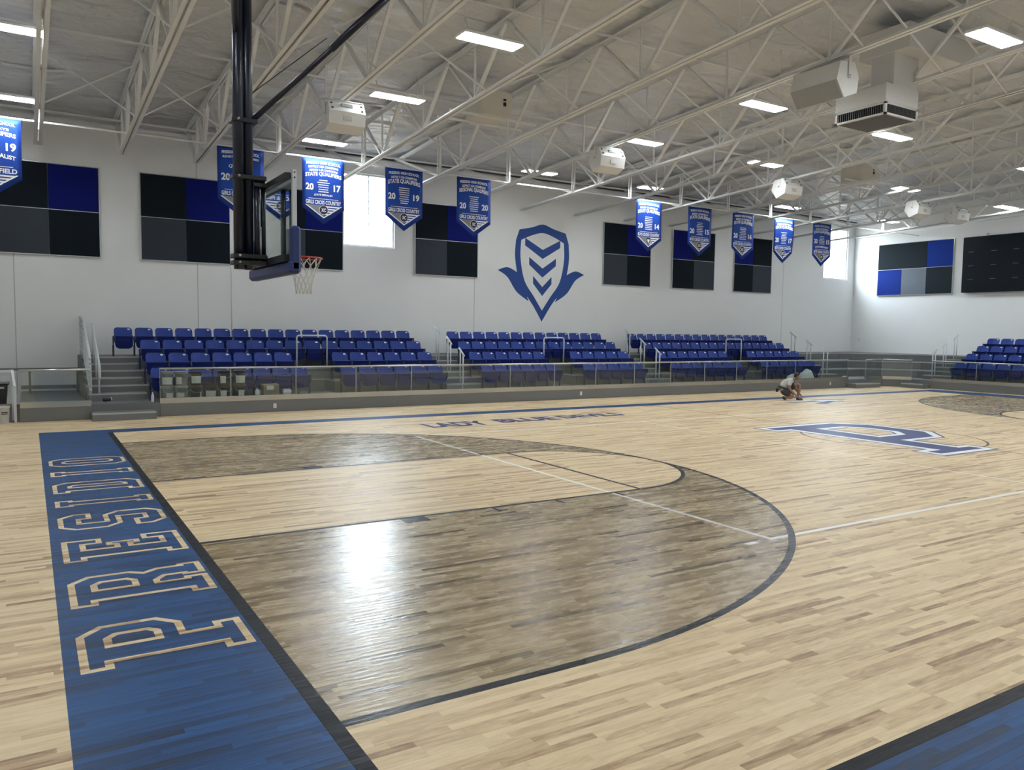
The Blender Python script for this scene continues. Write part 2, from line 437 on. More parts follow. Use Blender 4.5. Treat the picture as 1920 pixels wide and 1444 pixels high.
def tag(o, label, cat, group=None):
    o['label'] = label; o['category'] = cat
    if group: o['group'] = group
    return o
def thing(name, label, cat, loc=(0, 0, 0), rotz=0, group=None):
    o = bpy.data.objects.new(name, None); C.objects.link(o)
    o.empty_display_size = 0.1
    o.location = loc; o.rotation_euler = (0, 0, rotz)
    return tag(o, label, cat, group)
def struct(name, mb, mats, parent=None):
    o = mb.build(name, mats, parent)
    if parent is None: o['kind'] = 'structure'
    return o
def struct_root(name):
    o = bpy.data.objects.new(name, None); C.objects.link(o); o['kind'] = 'structure'; o.empty_display_size = 0.1
    return o
ORD = ['zeroth', 'first', 'second', 'third', 'fourth', 'fifth', 'sixth', 'seventh', 'eighth', 'ninth', 'tenth', 'eleventh', 'twelfth',
       'thirteenth', 'fourteenth', 'fifteenth', 'sixteenth', 'seventeenth']

def text_poly(body, bold=0.0, shear=0.0):
    cu_ = bpy.data.curves.new('lettering', 'FONT'); cu_.body = body; cu_.size = 1.0; cu_.offset = bold; cu_.shear = shear
    cu_.resolution_u = 3; cu_.fill_mode = 'FRONT'
    ob = bpy.data.objects.new('lettering', cu_); C.objects.link(ob)
    me = bpy.data.meshes.new_from_object(ob)
    v = [(p.co.x, p.co.y) for p in me.vertices]; f = [list(p.vertices) for p in me.polygons]
    bpy.data.objects.remove(ob); bpy.data.curves.remove(cu_); bpy.data.meshes.remove(me)
    x0 = min(p[0] for p in v); x1 = max(p[0] for p in v); y0 = min(p[1] for p in v); y1 = max(p[1] for p in v)
    return [((p[0] - x0) / (x1 - x0), (p[1] - y0) / (y1 - y0)) for p in v], f
_TC = {}
def text_unit(body, bold=0.02, shear=0.0):
    k = (body, bold, shear)
    if k not in _TC: _TC[k] = text_poly(body, bold, shear)
    return _TC[k]

# ---------------------------------------------------------------- floor
floor = struct_root('floor')
sub = MB(); sub.box(XL, XE, YN, YW, -0.25, -0.012)
sub.build('subfloor', 'subfloor', floor)
rows = int((FY1 - FY0) / PW)
planks = []            # (x0,x1,y0,y1,tone)
rowlist = []
rng = random.Random(11)
for r in range(rows):
    y = FY0 + r * PW
    x = FX0 - rng.random() * 0.6; row = []
    while x < FX1:
        ln = 0.28 + rng.random() ** 1.4 * 1.15
        t = rng.random()
        if t < 0.06: tone = 0.20 + rng.random() * 0.22
        elif t < 0.32: tone = 0.42 + rng.random() * 0.20
        else: tone = 0.60 + rng.random() * 0.38
        a, c_ = max(x, FX0), min(x + ln, FX1)
        if c_ - a > 0.02:
            row.append((a, c_, tone)); planks.append((a, c_, y, y + PW, tone))
        x += ln
    rowlist.append(row)
def pix(p):
    d = Vector(p) - Vector(CAM_POS); z = d.dot(cf)
    if z < 0.5: return None
    return (RW / 2 + FPX * d.dot(cr) / z, RH / 2 - FPX * d.dot(cu) / z)
def visible_area(pk):
    q = [pix((x, y, 0)) for x, y in ((pk[0], pk[2]), (pk[1], pk[2]), (pk[1], pk[3]), (pk[0], pk[3]))]
    if any(p is None for p in q): return 0
    cxp = sum(p[0] for p in q) / 4; cyp = sum(p[1] for p in q) / 4
    if not (-20 < cxp < RW + 20 and 0 < cyp < RH + 4): return 0
    return abs(sum(q[i][0] * q[(i + 1) % 4][1] - q[(i + 1) % 4][0] * q[i][1] for i in range(4))) / 2
areas = [(visible_area(pk), i) for i, pk in enumerate(planks)]
big = set(i for a, i in sorted(areas, reverse=True)[:300])
G = 0.00008; BV = 0.0004
def plank_geo(pk):
    x0, x1, y0, y1, t = pk
    x0 += G; x1 -= G; y0 += G; y1 -= G
    vs = [(x0, y0, -0.012), (x1, y0, -0.012), (x1, y1, -0.012), (x0, y1, -0.012),
          (x0, y0, -BV), (x1, y0, -BV), (x1, y1, -BV), (x0, y1, -BV),
          (x0 + BV, y0 + BV, 0), (x1 - BV, y0 + BV, 0), (x1 - BV, y1 - BV, 0), (x0 + BV, y1 - BV, 0)]
    fs = [(0, 1, 5, 4), (1, 2, 6, 5), (2, 3, 7, 6), (3, 0, 4, 7), (4, 5, 9, 8), (5, 6, 10, 9), (6, 7, 11, 10), (7, 4, 8, 11), (8, 9, 10, 11)]
    return vs, fs
def plank_mesh(name, items):
    V, F, T = [], [], []
    for pk in items:
        vs, fs = plank_geo(pk); o = len(V)
        V += vs; F += [tuple(i + o for i in f) for f in fs]; T += [pk[4]] * len(fs)
    me = bpy.data.meshes.new(name); me.from_pydata(V, [], F)
    at = me.attributes.new('tone', 'FLOAT', 'FACE'); at.data.foreach_set('value', T)
    me.materials.append(MATS['court_wood']); me.update()
    return me
for i in sorted(big):
    link('plank', plank_mesh('plank', [planks[i]]), floor)
o = link('plank_field', plank_mesh('plank_field', [pk for i, pk in enumerate(planks) if i not in big]), floor)
o['kind'] = 'stuff'

# ---------------------------------------------------------------- floor lettering
VARSITY = {
 'P': (7.0, [[(0,0),(4.6,0),(4.6,1.8),(3.7,1.8),(3.7,3.6),(5.6,3.6),(7,5),(7,8.6),(5.6,10),(0,10),(0,8.2),(.9,8.2),(.9,1.8),(0,1.8)],
             [(3.6,5.5),(3.6,8),(4.6,8),(5.0,7.6),(5.0,5.9),(4.6,5.5)]]),
 'R': (7.6, [[(0,0),(4,0),(4,1.8),(3.5,1.8),(3.5,3.6),(4.0,3.6),(4.7,3.0),(4.7,1.8),(4.4,1.8),(4.4,0),(7.6,0),(7.6,1.8),(7.2,1.8),(7.2,3.5),(6.5,4.5),(7.2,5.4),(7.2,8.6),(5.8,10),(0,10),(0,8.2),(.9,8.2),(.9,1.8),(0,1.8)],
             [(3.6,5.6),(3.6,8),(4.7,8),(5.1,7.6),(5.1,6.0),(4.7,5.6)]]),
 'E': (7.0, [[(0,0),(7,0),(7,3.3),(5.2,3.3),(5.2,1.9),(3.6,1.9),(3.6,4.2),(4.2,4.2),(4.2,3.6),(5.4,3.6),(5.4,6.4),(4.2,6.4),(4.2,5.8),(3.6,5.8),(3.6,8.1),(5.2,8.1),(5.2,6.7),(7,6.7),(7,10),(0,10),(0,8.2),(.9,8.2),(.9,1.8),(0,1.8)]]),
 'S': (7.0, [[(0,1.4),(1.4,0),(5.6,0),(7,1.4),(7,4.4),(5.6,5.8),(2.7,5.8),(2.7,7.9),(4.3,7.9),(4.3,6.9),(7,6.9),(7,8.6),(5.6,10),(1.4,10),(0,8.6),(0,5.6),(1.4,4.2),(4.3,4.2),(4.3,2.1),(2.7,2.1),(2.7,3.1),(0,3.1)]]),
 'I': (3.6, [[(0,0),(3.6,0),(3.6,1.8),(3.0,1.8),(3.0,8.2),(3.6,8.2),(3.6,10),(0,10),(0,8.2),(.6,8.2),(.6,1.8),(0,1.8)]]),
 'D': (7.0, [[(0,0),(5.6,0),(7,1.4),(7,8.6),(5.6,10),(0,10),(0,8.2),(.9,8.2),(.9,1.8),(0,1.8)],
             [(3.4,2.1),(3.4,7.9),(4.1,7.9),(4.5,7.5),(4.5,2.5),(4.1,2.1)]]),
 'O': (7.0, [[(1.4,0),(5.6,0),(7,1.4),(7,8.6),(5.6,10),(1.4,10),(0,8.6),(0,1.4)],
             [(3.0,2.1),(2.6,2.5),(2.6,7.5),(3.0,7.9),(4.0,7.9),(4.4,7.5),(4.4,2.5),(4.0,2.1)]]),
}
def area2(p): return sum(p[i][0] * p[(i + 1) % len(p)][1] - p[(i + 1) % len(p)][0] * p[i][1] for i in range(len(p)))
def inset(poly, d):
    """offset a closed polygon to its left side by d (mitred)"""
    n = len(poly); out = []
    for i in range(n):
        p0, p1, p2 = Vector(poly[i - 1]), Vector(poly[i]), Vector(poly[(i + 1) % n])
        a = (p1 - p0).normalized(); c_ = (p2 - p1).normalized()
        n1 = Vector((-a.y, a.x)); n2_ = Vector((-c_.y, c_.x))
        k = 1 + n1.dot(n2_)
        out.append(tuple(p1 + (n1 + n2_) * (d / max(k, 0.35))))
    return out
def ccw(p): return p if area2(p) > 0 else p[::-1]
def clip(poly, ax, lim, keep_less):
    out = []
    for i in range(len(poly)):
        p, q = poly[i], poly[(i + 1) % len(poly)]
        ip = (p[ax] <= lim) == keep_less; iq = (q[ax] <= lim) == keep_less
        if ip: out.append(p)
        if ip != iq:
            t = (lim - p[ax]) / (q[ax] - p[ax]); out.append((p[0] + t * (q[0] - p[0]), p[1] + t * (q[1] - p[1])))
    return out
def wood_pieces(quads, z):
    V, F, T = [], [], []
    for qd in quads:
        ylo, yhi = min(p[1] for p in qd), max(p[1] for p in qd)
        for r in range(max(0, int((ylo - FY0) / PW)), min(rows - 1, int((yhi - FY0) / PW)) + 1):
            s = clip(clip(qd, 1, FY0 + r * PW, False), 1, FY0 + (r + 1) * PW, True)
            if len(s) < 3: continue
            xlo, xhi = min(p[0] for p in s), max(p[0] for p in s)
            for a, c_, tone in rowlist[r]:
                if c_ < xlo or a > xhi: continue
                t = clip(clip(s, 0, a, False), 0, c_, True)
                if len(t) < 3: continue
                o_ = len(V); V += [(p[0], p[1], z) for p in t]; F.append(list(range(o_, o_ + len(t)))); T.append(tone)
    me = bpy.data.meshes.new('lettering'); me.from_pydata(V, [], F)
    at = me.attributes.new('tone', 'FLOAT', 'FACE'); at.data.foreach_set('value', T)
    me.materials.append(MATS['bare_wood'])
    bm = bmesh.new(); bm.from_mesh(me)
    for f in bm.faces:
        f.normal_update()
        if f.normal.z < 0: f.normal_flip()
    bm.to_mesh(me); bm.free(); me.update()
    return me
for ch, ya, yb in (('P', -4.59, -3.76), ('R', -3.28, -2.41), ('E', -1.94, -1.13), ('S', -0.66, 0.13), ('I', 0.59, 0.97), ('D', 1.48, 2.24), ('I', 2.79, 3.17), ('O', 3.66, 4.44)):
    w, loops = VARSITY[ch]
    quads = []
    for li, lp in enumerate(loops):
        fl = [(-0.125 - v / 10 * 1.065, ya + u / w * (yb - ya)) for u, v in lp]
        fl = ccw(fl)
        ins = inset(fl, 0.052 if li == 0 else -0.052)
        n = len(fl)
        for i in range(n):
            j = (i + 1) % n
            quads.append([fl[i], fl[j], ins[j], ins[i]])
    link('bare_wood_letter', wood_pieces(quads, 0.0012), floor)

def flat_poly(loops_list, z, mat, name, parent):
    """filled polygons (with holes as extra loops) laid flat at height z"""
    bm = bmesh.new()
    for loops in loops_list:
        es = []
        for lp in loops:
            vs = [bm.verts.new((p[0], p[1], z)) for p in lp]
            es += [bm.edges.new((vs[i], vs[(i + 1) % len(vs)])) for i in range(len(vs))]
        bmesh.ops.triangle_fill(bm, edges=es, use_beauty=True)
    for f in bm.faces:
        f.normal_update()
        if f.normal.z < 0: f.normal_flip()
    me = bpy.data.meshes.new(name); bm.to_mesh(me); bm.free()
    me.materials.append(MATS[mat])
    return link(name, me, parent)
# centre court P: navy edge, white line, navy body
w, loops = VARSITY['P']
PL = [[(0,0),(3.9,0),(3.9,1.55),(3.15,1.55),(3.15,3.3),(5.4,3.3),(7,5.0),(7,5.9),(5.6,10),(0,10),(0,8.3),(.95,8.3),(.95,1.55),(0,1.55)],
      [(3.15,5.3),(3.15,7.9),(4.5,7.9),(5.0,7.2),(5.0,5.9),(4.5,5.3)]]
PL[0][6:9] = [(7, 4.9), (7, 8.4), (5.5, 10)]
def plogo(lp): return [(12.72 + u / 7 * 3.38, -2.12 + v / 10 * 4.50) for u, v in lp]
lo = ccw(plogo(PL[0])); lh = ccw(plogo(PL[1]))
flat_poly([[lo, lh]], 0.0010, 'floor_paint_navy', 'centre_letter', floor)
flat_poly([[inset(lo, 0.055), inset(lo, 0.215)], [inset(lh, -0.215), inset(lh, -0.055)]], 0.0016, 'floor_paint_white', 'centre_letter_outline', floor)
# LADY BLUE DEVILS
def floor_text(body, x0, x1, y0, y1, slope, bold, shear, mat, name):
    v, f = text_unit(body, bold, shear)
    me = bpy.data.meshes.new(name)
    me.from_pydata([(x0 + u * (x1 - x0), y0 + t * (y1 - y0) + slope * u, 0.0011) for u, t in v], [], f)
    me.materials.append(MATS[mat])
    bm = bmesh.new(); bm.from_mesh(me)
    for fc in bm.faces:
        fc.normal_update()
        if fc.normal.z < 0: fc.normal_flip()
    bm.to_mesh(me); bm.free(); me.update()
    return link(name, me, floor)
floor_text('LADY', 6.15, 7.70, 5.55, 6.35, 0.0, 0.045, 0.0, 'floor_paint_navy', 'painted_word')
floor_text('BLUE', 8.05, 9.75, 5.70, 6.40, 0.0, 0.045, 0.0, 'floor_paint_navy', 'painted_word')
floor_text('DEVILS', 9.95, 11.90, 5.80, 6.45, 0.0, 0.045, 0.0, 'floor_paint_navy', 'painted_word')
# half-finished mark being painted next to the kneeling worker
flat_poly([[[(18.9, 6.95), (19.4, 6.55), (21.6, 6.30), (21.2, 6.70), (20.0, 6.85)]]], 0.0010, 'floor_paint_white', 'unfinished_mark', floor)
flat_poly([[[(19.0, 6.62), (19.3, 6.42), (20.6, 6.42), (20.5, 6.62)]], [[(20.3, 6.78), (22.2, 6.55), (22.1, 6.72), (20.8, 6.92)]],
           [[(19.6, 5.95), (19.9, 5.72), (21.0, 6.22), (21.3, 6.05), (21.4, 6.25), (20.9, 6.42), (20.1, 6.12)]]], 0.0018, 'floor_paint_navy', 'unfinished_mark_fill', floor)

# ---------------------------------------------------------------- walls, windows, ceiling
WIN = [(7.44, 9.25, 4.88, 7.27), (31.85, 33.68, 4.92, 7.42)]
wb = MB()
T = 0.30
wb.box(XL, XE + T, YW, YW + T, -0.2, WIN[0][2])
zt_w = 8.9
cuts = [XL, WIN[0][0], WIN[0][1], WIN[1][0], WIN[1][1], XE + T]
for i in range(0, 6, 2): wb.box(cuts[i], cuts[i + 1], YW, YW + T, WIN[0][2], zt_w)
for x0, x1, z0, z1 in WIN:
    if z0 > WIN[0][2]: wb.box(x0, x1, YW, YW + T, WIN[0][2], z0)
    wb.box(x0, x1, YW, YW + T, z1, zt_w)
wall_back = struct('wall_back', wb, 'wall_paint')
for x in (-1.69, 2.94, 12.35, 28.91):                      # joints between tilt-up panels
    mb = MB(); mb.box(x - 0.012, x + 0.012, YW - 0.002, YW + 0.001, 0.3, 7.7)
    mb.build('panel_joint', 'label_grey', wall_back)
mb = MB(); mb.tube([(3.9, YW - 0.013, 1.35), (3.9, YW - 0.013, 7.6)], 0.012, 6); struct('trim_4', mb, 'steel_white')
wr = MB(); wr.box(XE, XE + T, YN, YW, -0.2, 9.9); wall_right = struct('wall_right', wr, 'wall_paint')
wl = MB(); wl.box(XL - T, XL, YN - T, YW + T, -0.2, 9.9); struct('wall_left', wl, 'wall_paint')
wn = MB(); wn.box(XL, XE + T, YN - T, YN, -0.2, 9.9); struct('wall_front', wn, 'wall_paint')
for wi, (x0, x1, z0, z1) in enumerate(WIN):
    root = struct_root('window_%d' % (wi + 1))
    mb = MB(); f = 0.06; ya, yb = YW + 0.06, YW + 0.14
    mb.box(x0, x0 + f, ya, yb, z0, z1); mb.box(x1 - f, x1, ya, yb, z0, z1)
    mb.box(x0 + f, x1 - f, ya, yb, z0, z0 + f); mb.box(x0 + f, x1 - f, ya, yb, z1 - f, z1)
    mb.build('window_frame', 'window_frame', root)
    xc = (x0 + x1) / 2
    mb = MB(); mb.box(xc - 0.02, xc + 0.02, ya, yb, z0 + f, z1 - f); mb.build('mullion', 'window_frame', root)
    for a, c_ in ((x0 + f, xc - 0.02), (xc + 0.02, x1 - f)):
        mb = MB(); mb.box(a, c_, YW + 0.095, YW + 0.105, z0 + f, z1 - f); mb.build('pane', 'window_glass', root)
    ld = bpy.data.lights.new('window_portal', 'AREA'); ld.shape = 'RECTANGLE'; ld.size = x1 - x0; ld.size_y = z1 - z0
    ld.cycles.is_portal = True
    lo_ = bpy.data.objects.new('window_portal', ld); C.objects.link(lo_)
    lo_.location = ((x0 + x1) / 2, YW + 0.2, (z0 + z1) / 2); lo_.rotation_euler = (-PI / 2, 0, 0)
# steel ledger under the roof edge; dark strip above paints the shadow gap
tb = MB(); tb.box(XL, XE, YW - 0.10, YW, 7.62, 7.74); struct('trim_1', tb, 'wall_paint')
tb = MB(); tb.box(6.2, XE, YW - 0.05, YW, 7.80, 7.93); struct('trim_shadow_gap', tb, 'shadow_gap_dark')
tb = MB(); tb.tube([(XE - 0.08, YW - 0.1, 7.05), (XE - 0.08, -8, 7.75)], 0.05, 8); struct('trim_3', tb, 'steel_white')
# ceiling: sagging insulation blanket
nx, ny = 220, 300
V, F = [], []
for j in range(ny + 1):
    y = YN - T + (YW + T - YN + T) * j / ny
    for i in range(nx + 1):
        x = XL - T + (XE + T - XL + T) * i / nx
        s = 0.045 * abs(math.sin(PI * y / 1.30)) + 0.02 * math.sin(y * 9.7 + 0.9 * math.sin(x * 0.8))
        s += 0.08 * noise.noise(Vector((x * 0.35, y * 1.6, 3.1))) + 0.05 * noise.noise(Vector((x * 1.1, y * 3.4, 7.7)))
        s -= 0.05 * max(0.0, 1 - abs(((x + 60) % 1.25) - 0.62) / 0.10) if x < 6 else 0.0
        V.append((x, y, zc(y) + 0.03 - s))
for j in range(ny):
    for i in range(nx):
        a = j * (nx + 1) + i
        F.append((a, a + nx + 1, a + nx + 2, a + 1))
me = bpy.data.meshes.new('ceiling'); me.from_pydata(V, [], F); me.materials.append(MATS['ceiling_vinyl'])
me.polygons.foreach_set('use_smooth', [True] * len(F)); me.update()
o = link('ceiling', me); o['kind'] = 'structure'
rb = MB(); rb._add([(XL - T, YN - T, zc(YN) + 0.35), (XE + T, YN - T, zc(YN) + 0.35), (XE + T, YW + T, zc(YW) + 0.35), (XL - T, YW + T, zc(YW) + 0.35)], [(0, 1, 2, 3)])
struct('roof_deck', rb, 'steel_white')

# ---------------------------------------------------------------- seating terraces
terrace = struct_root('seating_terrace')
ZZ = lambda u, v, w_: (u, v, w_)
notches = [(4.98, 6.00), (13.52, 14.48), (22.24, 23.30)]
def tier(yk, xk, lev, xs, notch=None, low=0.0):
    ak = 29.85 + 0.4 * (yk - Y0); bk = 9.40 + 0.4 * (xk - X0)
    pts = [(xs, yk)]
    if notch:
        for a, c_ in notch: pts += [(a, yk), (a, Y2), (c_, Y2), (c_, yk)]
    pts += [(ak, yk), (xk, bk), (xk, -9.0), (XE, -9.0), (XE, YW), (xs, YW)]
    mb = MB(); mb.prism(pts, ZZ, low, lev); mb.build('tier', 'concrete', terrace)
    front = pts[:-3]
    return front
fronts = [tier(Y0, X0, L0, -1.60), tier(Y1, X1, L1, -0.25, notches, L0), tier(Y2, X2, L2, -0.25, None, L1), tier(Y3, X3, L3, -0.25, None, L2)]
for fr, lev in zip(fronts[1:], (L1, L2, L3)):             # light nosing along the tier edges
    for p, q in zip(fr[:-1], fr[1:]):
        mb = MB(); d = (Vector(q) - Vector(p)).normalized(); n_ = Vector((d.y, -d.x))
        a = [tuple(Vector(p)), tuple(Vector(q)), tuple(Vector(q) + n_ * 0.006), tuple(Vector(p) + n_ * 0.006)]
        mb.prism(a, ZZ, lev - 0.035, lev + 0.003); mb.build('nosing', 'nosing', terrace)
def step(x0, x1, y0, y1, z0, z1, nose='y'):
    mb = MB(); mb.box(x0, x1, y0, y1, z0, z1); s = mb.build('step', 'concrete_side', terrace)
    mb = MB()
    if nose == 'y': mb.box(x0, x1, y0 - 0.006, y0 + 0.03, z1 - 0.035, z1 + 0.003)
    else: mb.box(x0 - 0.006, x0 + 0.03, y0, y1, z1 - 0.035, z1 + 0.003)
    mb.build('nosing', 'nosing', s)
aisles = [(-0.22, 1.06), (9.34, 10.56), (17.22, 18.42), (26.62, 27.95)]
for x0, x1 in aisles:
    step(x0, x1, 11.20, Y1, L0, 0.515); step(x0, x1, 12.04, Y2, L1, 0.85); step(x0, x1, 12.88, Y3, L2, 1.17)
for xa, xb, z0, z1 in ((31.20, X1, L0, 0.515), (32.0, X2, L1, 0.85), (32.8, X3, L2, 1.17)):
    step(xa, xb, 8.12, 9.35, z0, z1, 'x')
step(-0.23, 1.09, 9.80, Y0, 0, 0.18); step(27.35, 28.95, 9.85, Y0, 0, 0.18); step(29.95, X0, 8.60, 9.55, 0, 0.18, 'x')
# concrete face below the railings
for x0, x1 in ((-1.60, -0.21), (1.24, 29.85)):
    mb = MB(); mb.box(x0, x1, Y0 - 0.012, Y0, 0, L0); mb.build('front_face', 'concrete_side', terrace)
mb = MB(); mb.box(X0 - 0.012, X0, -9, 9.4, 0, L0); mb.build('front_face', 'concrete_side', terrace)

# ---------------------------------------------------------------- glass railings
def railing(label, segs, end_posts=()):
    """segs: list of (p, q) floor-plan points in order, panes of about 1.69 m"""
    root = thing('glass_railing', label, 'railing', (segs[0][0][0], segs[0][0][1], L0), 0, 'glass railings in front of the seating')
    ox, oy = segs[0][0]
    for p, q in segs:
        p = Vector((p[0] - ox, p[1] - oy)); q = Vector((q[0] - ox, q[1] - oy)); d = (q - p); ln = d.length; d.normalize(); n_ = Vector((-d.y, d.x))
        def strip(a, c_, off0, off1, z0, z1, name, mat):
            P = [p + d * a + n_ * off0, p + d * c_ + n_ * off0, p + d * c_ + n_ * off1, p + d * a + n_ * off1]
            mb = MB(); mb.prism([tuple(v) for v in P], ZZ, z0, z1); return mb.build(name, mat, root)
        strip(0, ln, -0.022, 0.075, -0.035, 0.095, 'base_shoe', 'shoe_metal')
        n = max(1, round(ln / 1.685)); st = ln / n
        for i in range(n):
            pn = strip(i * st + 0.012, (i + 1) * st - 0.012, 0.020, 0.034, 0.095, 0.785, 'pane', 'rail_glass')
            for e in ((i * st + 0.004), ((i + 1) * st - 0.012)):
                strip(e, e + 0.008, 0.020, 0.034, 0.095, 0.785, 'pane_edge', 'nosing').parent = pn
        mb = MB()
        P0 = p + n_ * 0.027; P1 = q + n_ * 0.027
        mb.tube([(P0.x, P0.y, 0.80), (P1.x, P1.y, 0.80)], 0.026, 10); mb.build('top_rail', 'rail_metal', root)
    return root
railing('short glass railing beside the concrete stairs at the left end of the stands', [((-1.60, Y0 + 0.005), (-0.21, Y0 + 0.005))])
railing('long glass railing with steel base in front of the three blue seating sections', [((1.24, Y0 + 0.005), (27.50, Y0 + 0.005))])
railing('angled glass railing wrapping the far corner between two sets of steps', [((28.72, Y0 + 0.005), (29.85, Y0 + 0.005)), ((29.85, Y0 + 0.005), (X0 + 0.005, 9.40))])
railing('glass railing in front of the seats on the far end wall', [((X0 + 0.005, 8.55), (X0 + 0.005, -4.0))])

# ---------------------------------------------------------------- stair handrails
def aisle_rail(label, x, y, z, along='y', hz=0.90):
    r = thing('aisle_handrail', label, 'handrail', (x, y, z), 0 if along == 'y' else -PI / 2, 'aisle handrails on the seating steps')
    for dy, top in ((0, hz), (0.19, hz + 0.13)):
        mb = MB(); mb.tube([(0, dy, 0), (0, dy, top + 0.01)], 0.022, 8); mb.build('post', 'rail_paint', r)
    mb = MB(); mb.tube([(0, -0.07, hz - 0.045), (0, 0.28, hz + 0.195)], 0.026, 8); mb.build('top_bar', 'rail_paint', r)
names = ['left of the middle seating section', 'right of the middle seating section', 'beyond the last seating section near the corner']
for (x, nm) in zip((9.92, 17.92, 27.33), names):
    for lev, y, z in (('lowest', 11.25, 0.515), ('middle', 12.09, 0.85), ('highest', 12.93, 1.17)):
        aisle_rail('%s grey steel handrail in the aisle %s' % (lev, nm), x, y, z)
for lev, x, z in (('lowest', 31.25, 0.515), ('middle', 32.05, 0.85), ('highest', 32.85, 1.17)):
    aisle_rail('%s grey steel handrail beside the seats on the far end wall' % lev, x, 8.99, z, 'x')
for (x0, x1), nm in zip(((5.17, 6.06), (13.74, 14.58), (22.61, 23.49)), ('section nearest the stairs', 'middle seating section', 'section nearest the corner')):
    r = thing('guard_hoop', 'pale steel hoop guard above the wheelchair gap in the %s' % nm, 'guard rail', ((x0 + x1) / 2, Y2 + 0.05, L2), 0, 'hoop guards in the seating')
    h = (x1 - x0) / 2; top = 0.93
    arc = [(-h, 0, 0), (-h, 0, top - 0.06), (-h + 0.02, 0, top - 0.02), (-h + 0.06, 0, top), (h - 0.06, 0, top), (h - 0.02, 0, top - 0.02), (h, 0, top - 0.06), (h, 0, 0)]
    mb = MB(); mb.tube(arc, 0.024, 8); mb.build('hoop', 'rail_paint', r)
# left stair guard and handrail
r = thing('stair_guard', 'grey steel guard with many bars along the left concrete stairs', 'guard rail', (-0.17, 11.2, 0))
prof = [(0.0, 0.60, 1.36), (2.1, 1.36, 2.27), (3.7, 1.42, 2.38)]        # y, bottom z, top z
for yy_, zlo, zhi in ((0.05, 0.34, 1.38), (1.05, 0.95, 1.83), (2.1, 1.33, 2.27), (3.68, 1.33, 2.38)):
    mb = MB(); mb.bar((0, yy_, zlo), (0, yy_, zhi), 0.06, 0.06); mb.build('post', 'rail_paint', r)
for i in range(8):
    t = i / 7
    mb = MB(); mb.tube([(0, y_, a + (c_ - a) * t) for y_, a, c_ in prof], 0.026 if 0 < i < 7 else 0.034, 8); mb.build('bar', 'rail_paint', r)
r = thing('stair_handrail', 'pale looped steel handrail on posts beside the left concrete stairs', 'handrail', (0.02, 11.0, 0))
mb = MB(); mb.tube([(0, 2.35, 2.18), (0, 2.15, 2.18), (0.0, 0.15, 1.24), (0, 0.05, 1.20), (0, 0.02, 1.14), (0, 0.02, 0.92), (0, 0.05, 0.88), (0, 0.28, 0.88)], 0.024, 8); mb.build('top_bar', 'rail_paint', r)
for yy_, zlo, zhi in ((0.28, 0.515, 1.28), (1.15, 0.85, 1.70), (2.1, 1.17, 2.15)):
    mb = MB(); mb.tube([(0, yy_, zlo), (0, yy_, zhi)], 0.022, 8); mb.build('post', 'rail_paint', r)
r = thing('ramp_handrail', 'grey steel newel and sloping rail at the left end of the platform', 'handrail', (-1.72, 10.40, 0))
mb = MB(); mb.bar((0.03, -0.02, 0), (0.03, -0.02, 0.80), 0.05, 0.05); mb.build('post', 'rail_paint', r)
mb = MB(); mb.bar((-0.02, 0.35, 0), (-0.02, 0.35, 1.12), 0.045, 0.045); mb.build('post', 'rail_paint', r)
mb = MB(); mb.bar((0.03, -0.02, 0.78), (-0.02, 0.36, 1.12), 0.05, 0.05); mb.build('sloping_bar', 'rail_paint', r)
mb = MB(); mb.bar((-0.02, 0.35, 1.11), (-1.6, 0.35, 1.11), 0.05, 0.05); mb.build('top_bar', 'rail_paint', r)
r = thing('wall_handrail', 'grey rail on posts along the white wall behind the left platform', 'handrail', (-3.0, 14.2, 0))
mb = MB(); mb.bar((0, 0, 0.98), (2.75, 0, 0.98), 0.06, 0.06); mb.build('top_bar', 'concrete_side', r)
for xx in (0.4, 1.6, 2.7):
    mb = MB(); mb.bar((xx, 0, L0), (xx, 0, 0.96), 0.05, 0.05); mb.build('post', 'concrete_side', r)
mb = MB(); mb.bar((1.4, 0, 0.50), (2.75, 0, 0.50), 0.05, 0.10); mb.build('lower_bar', 'concrete_side', r)

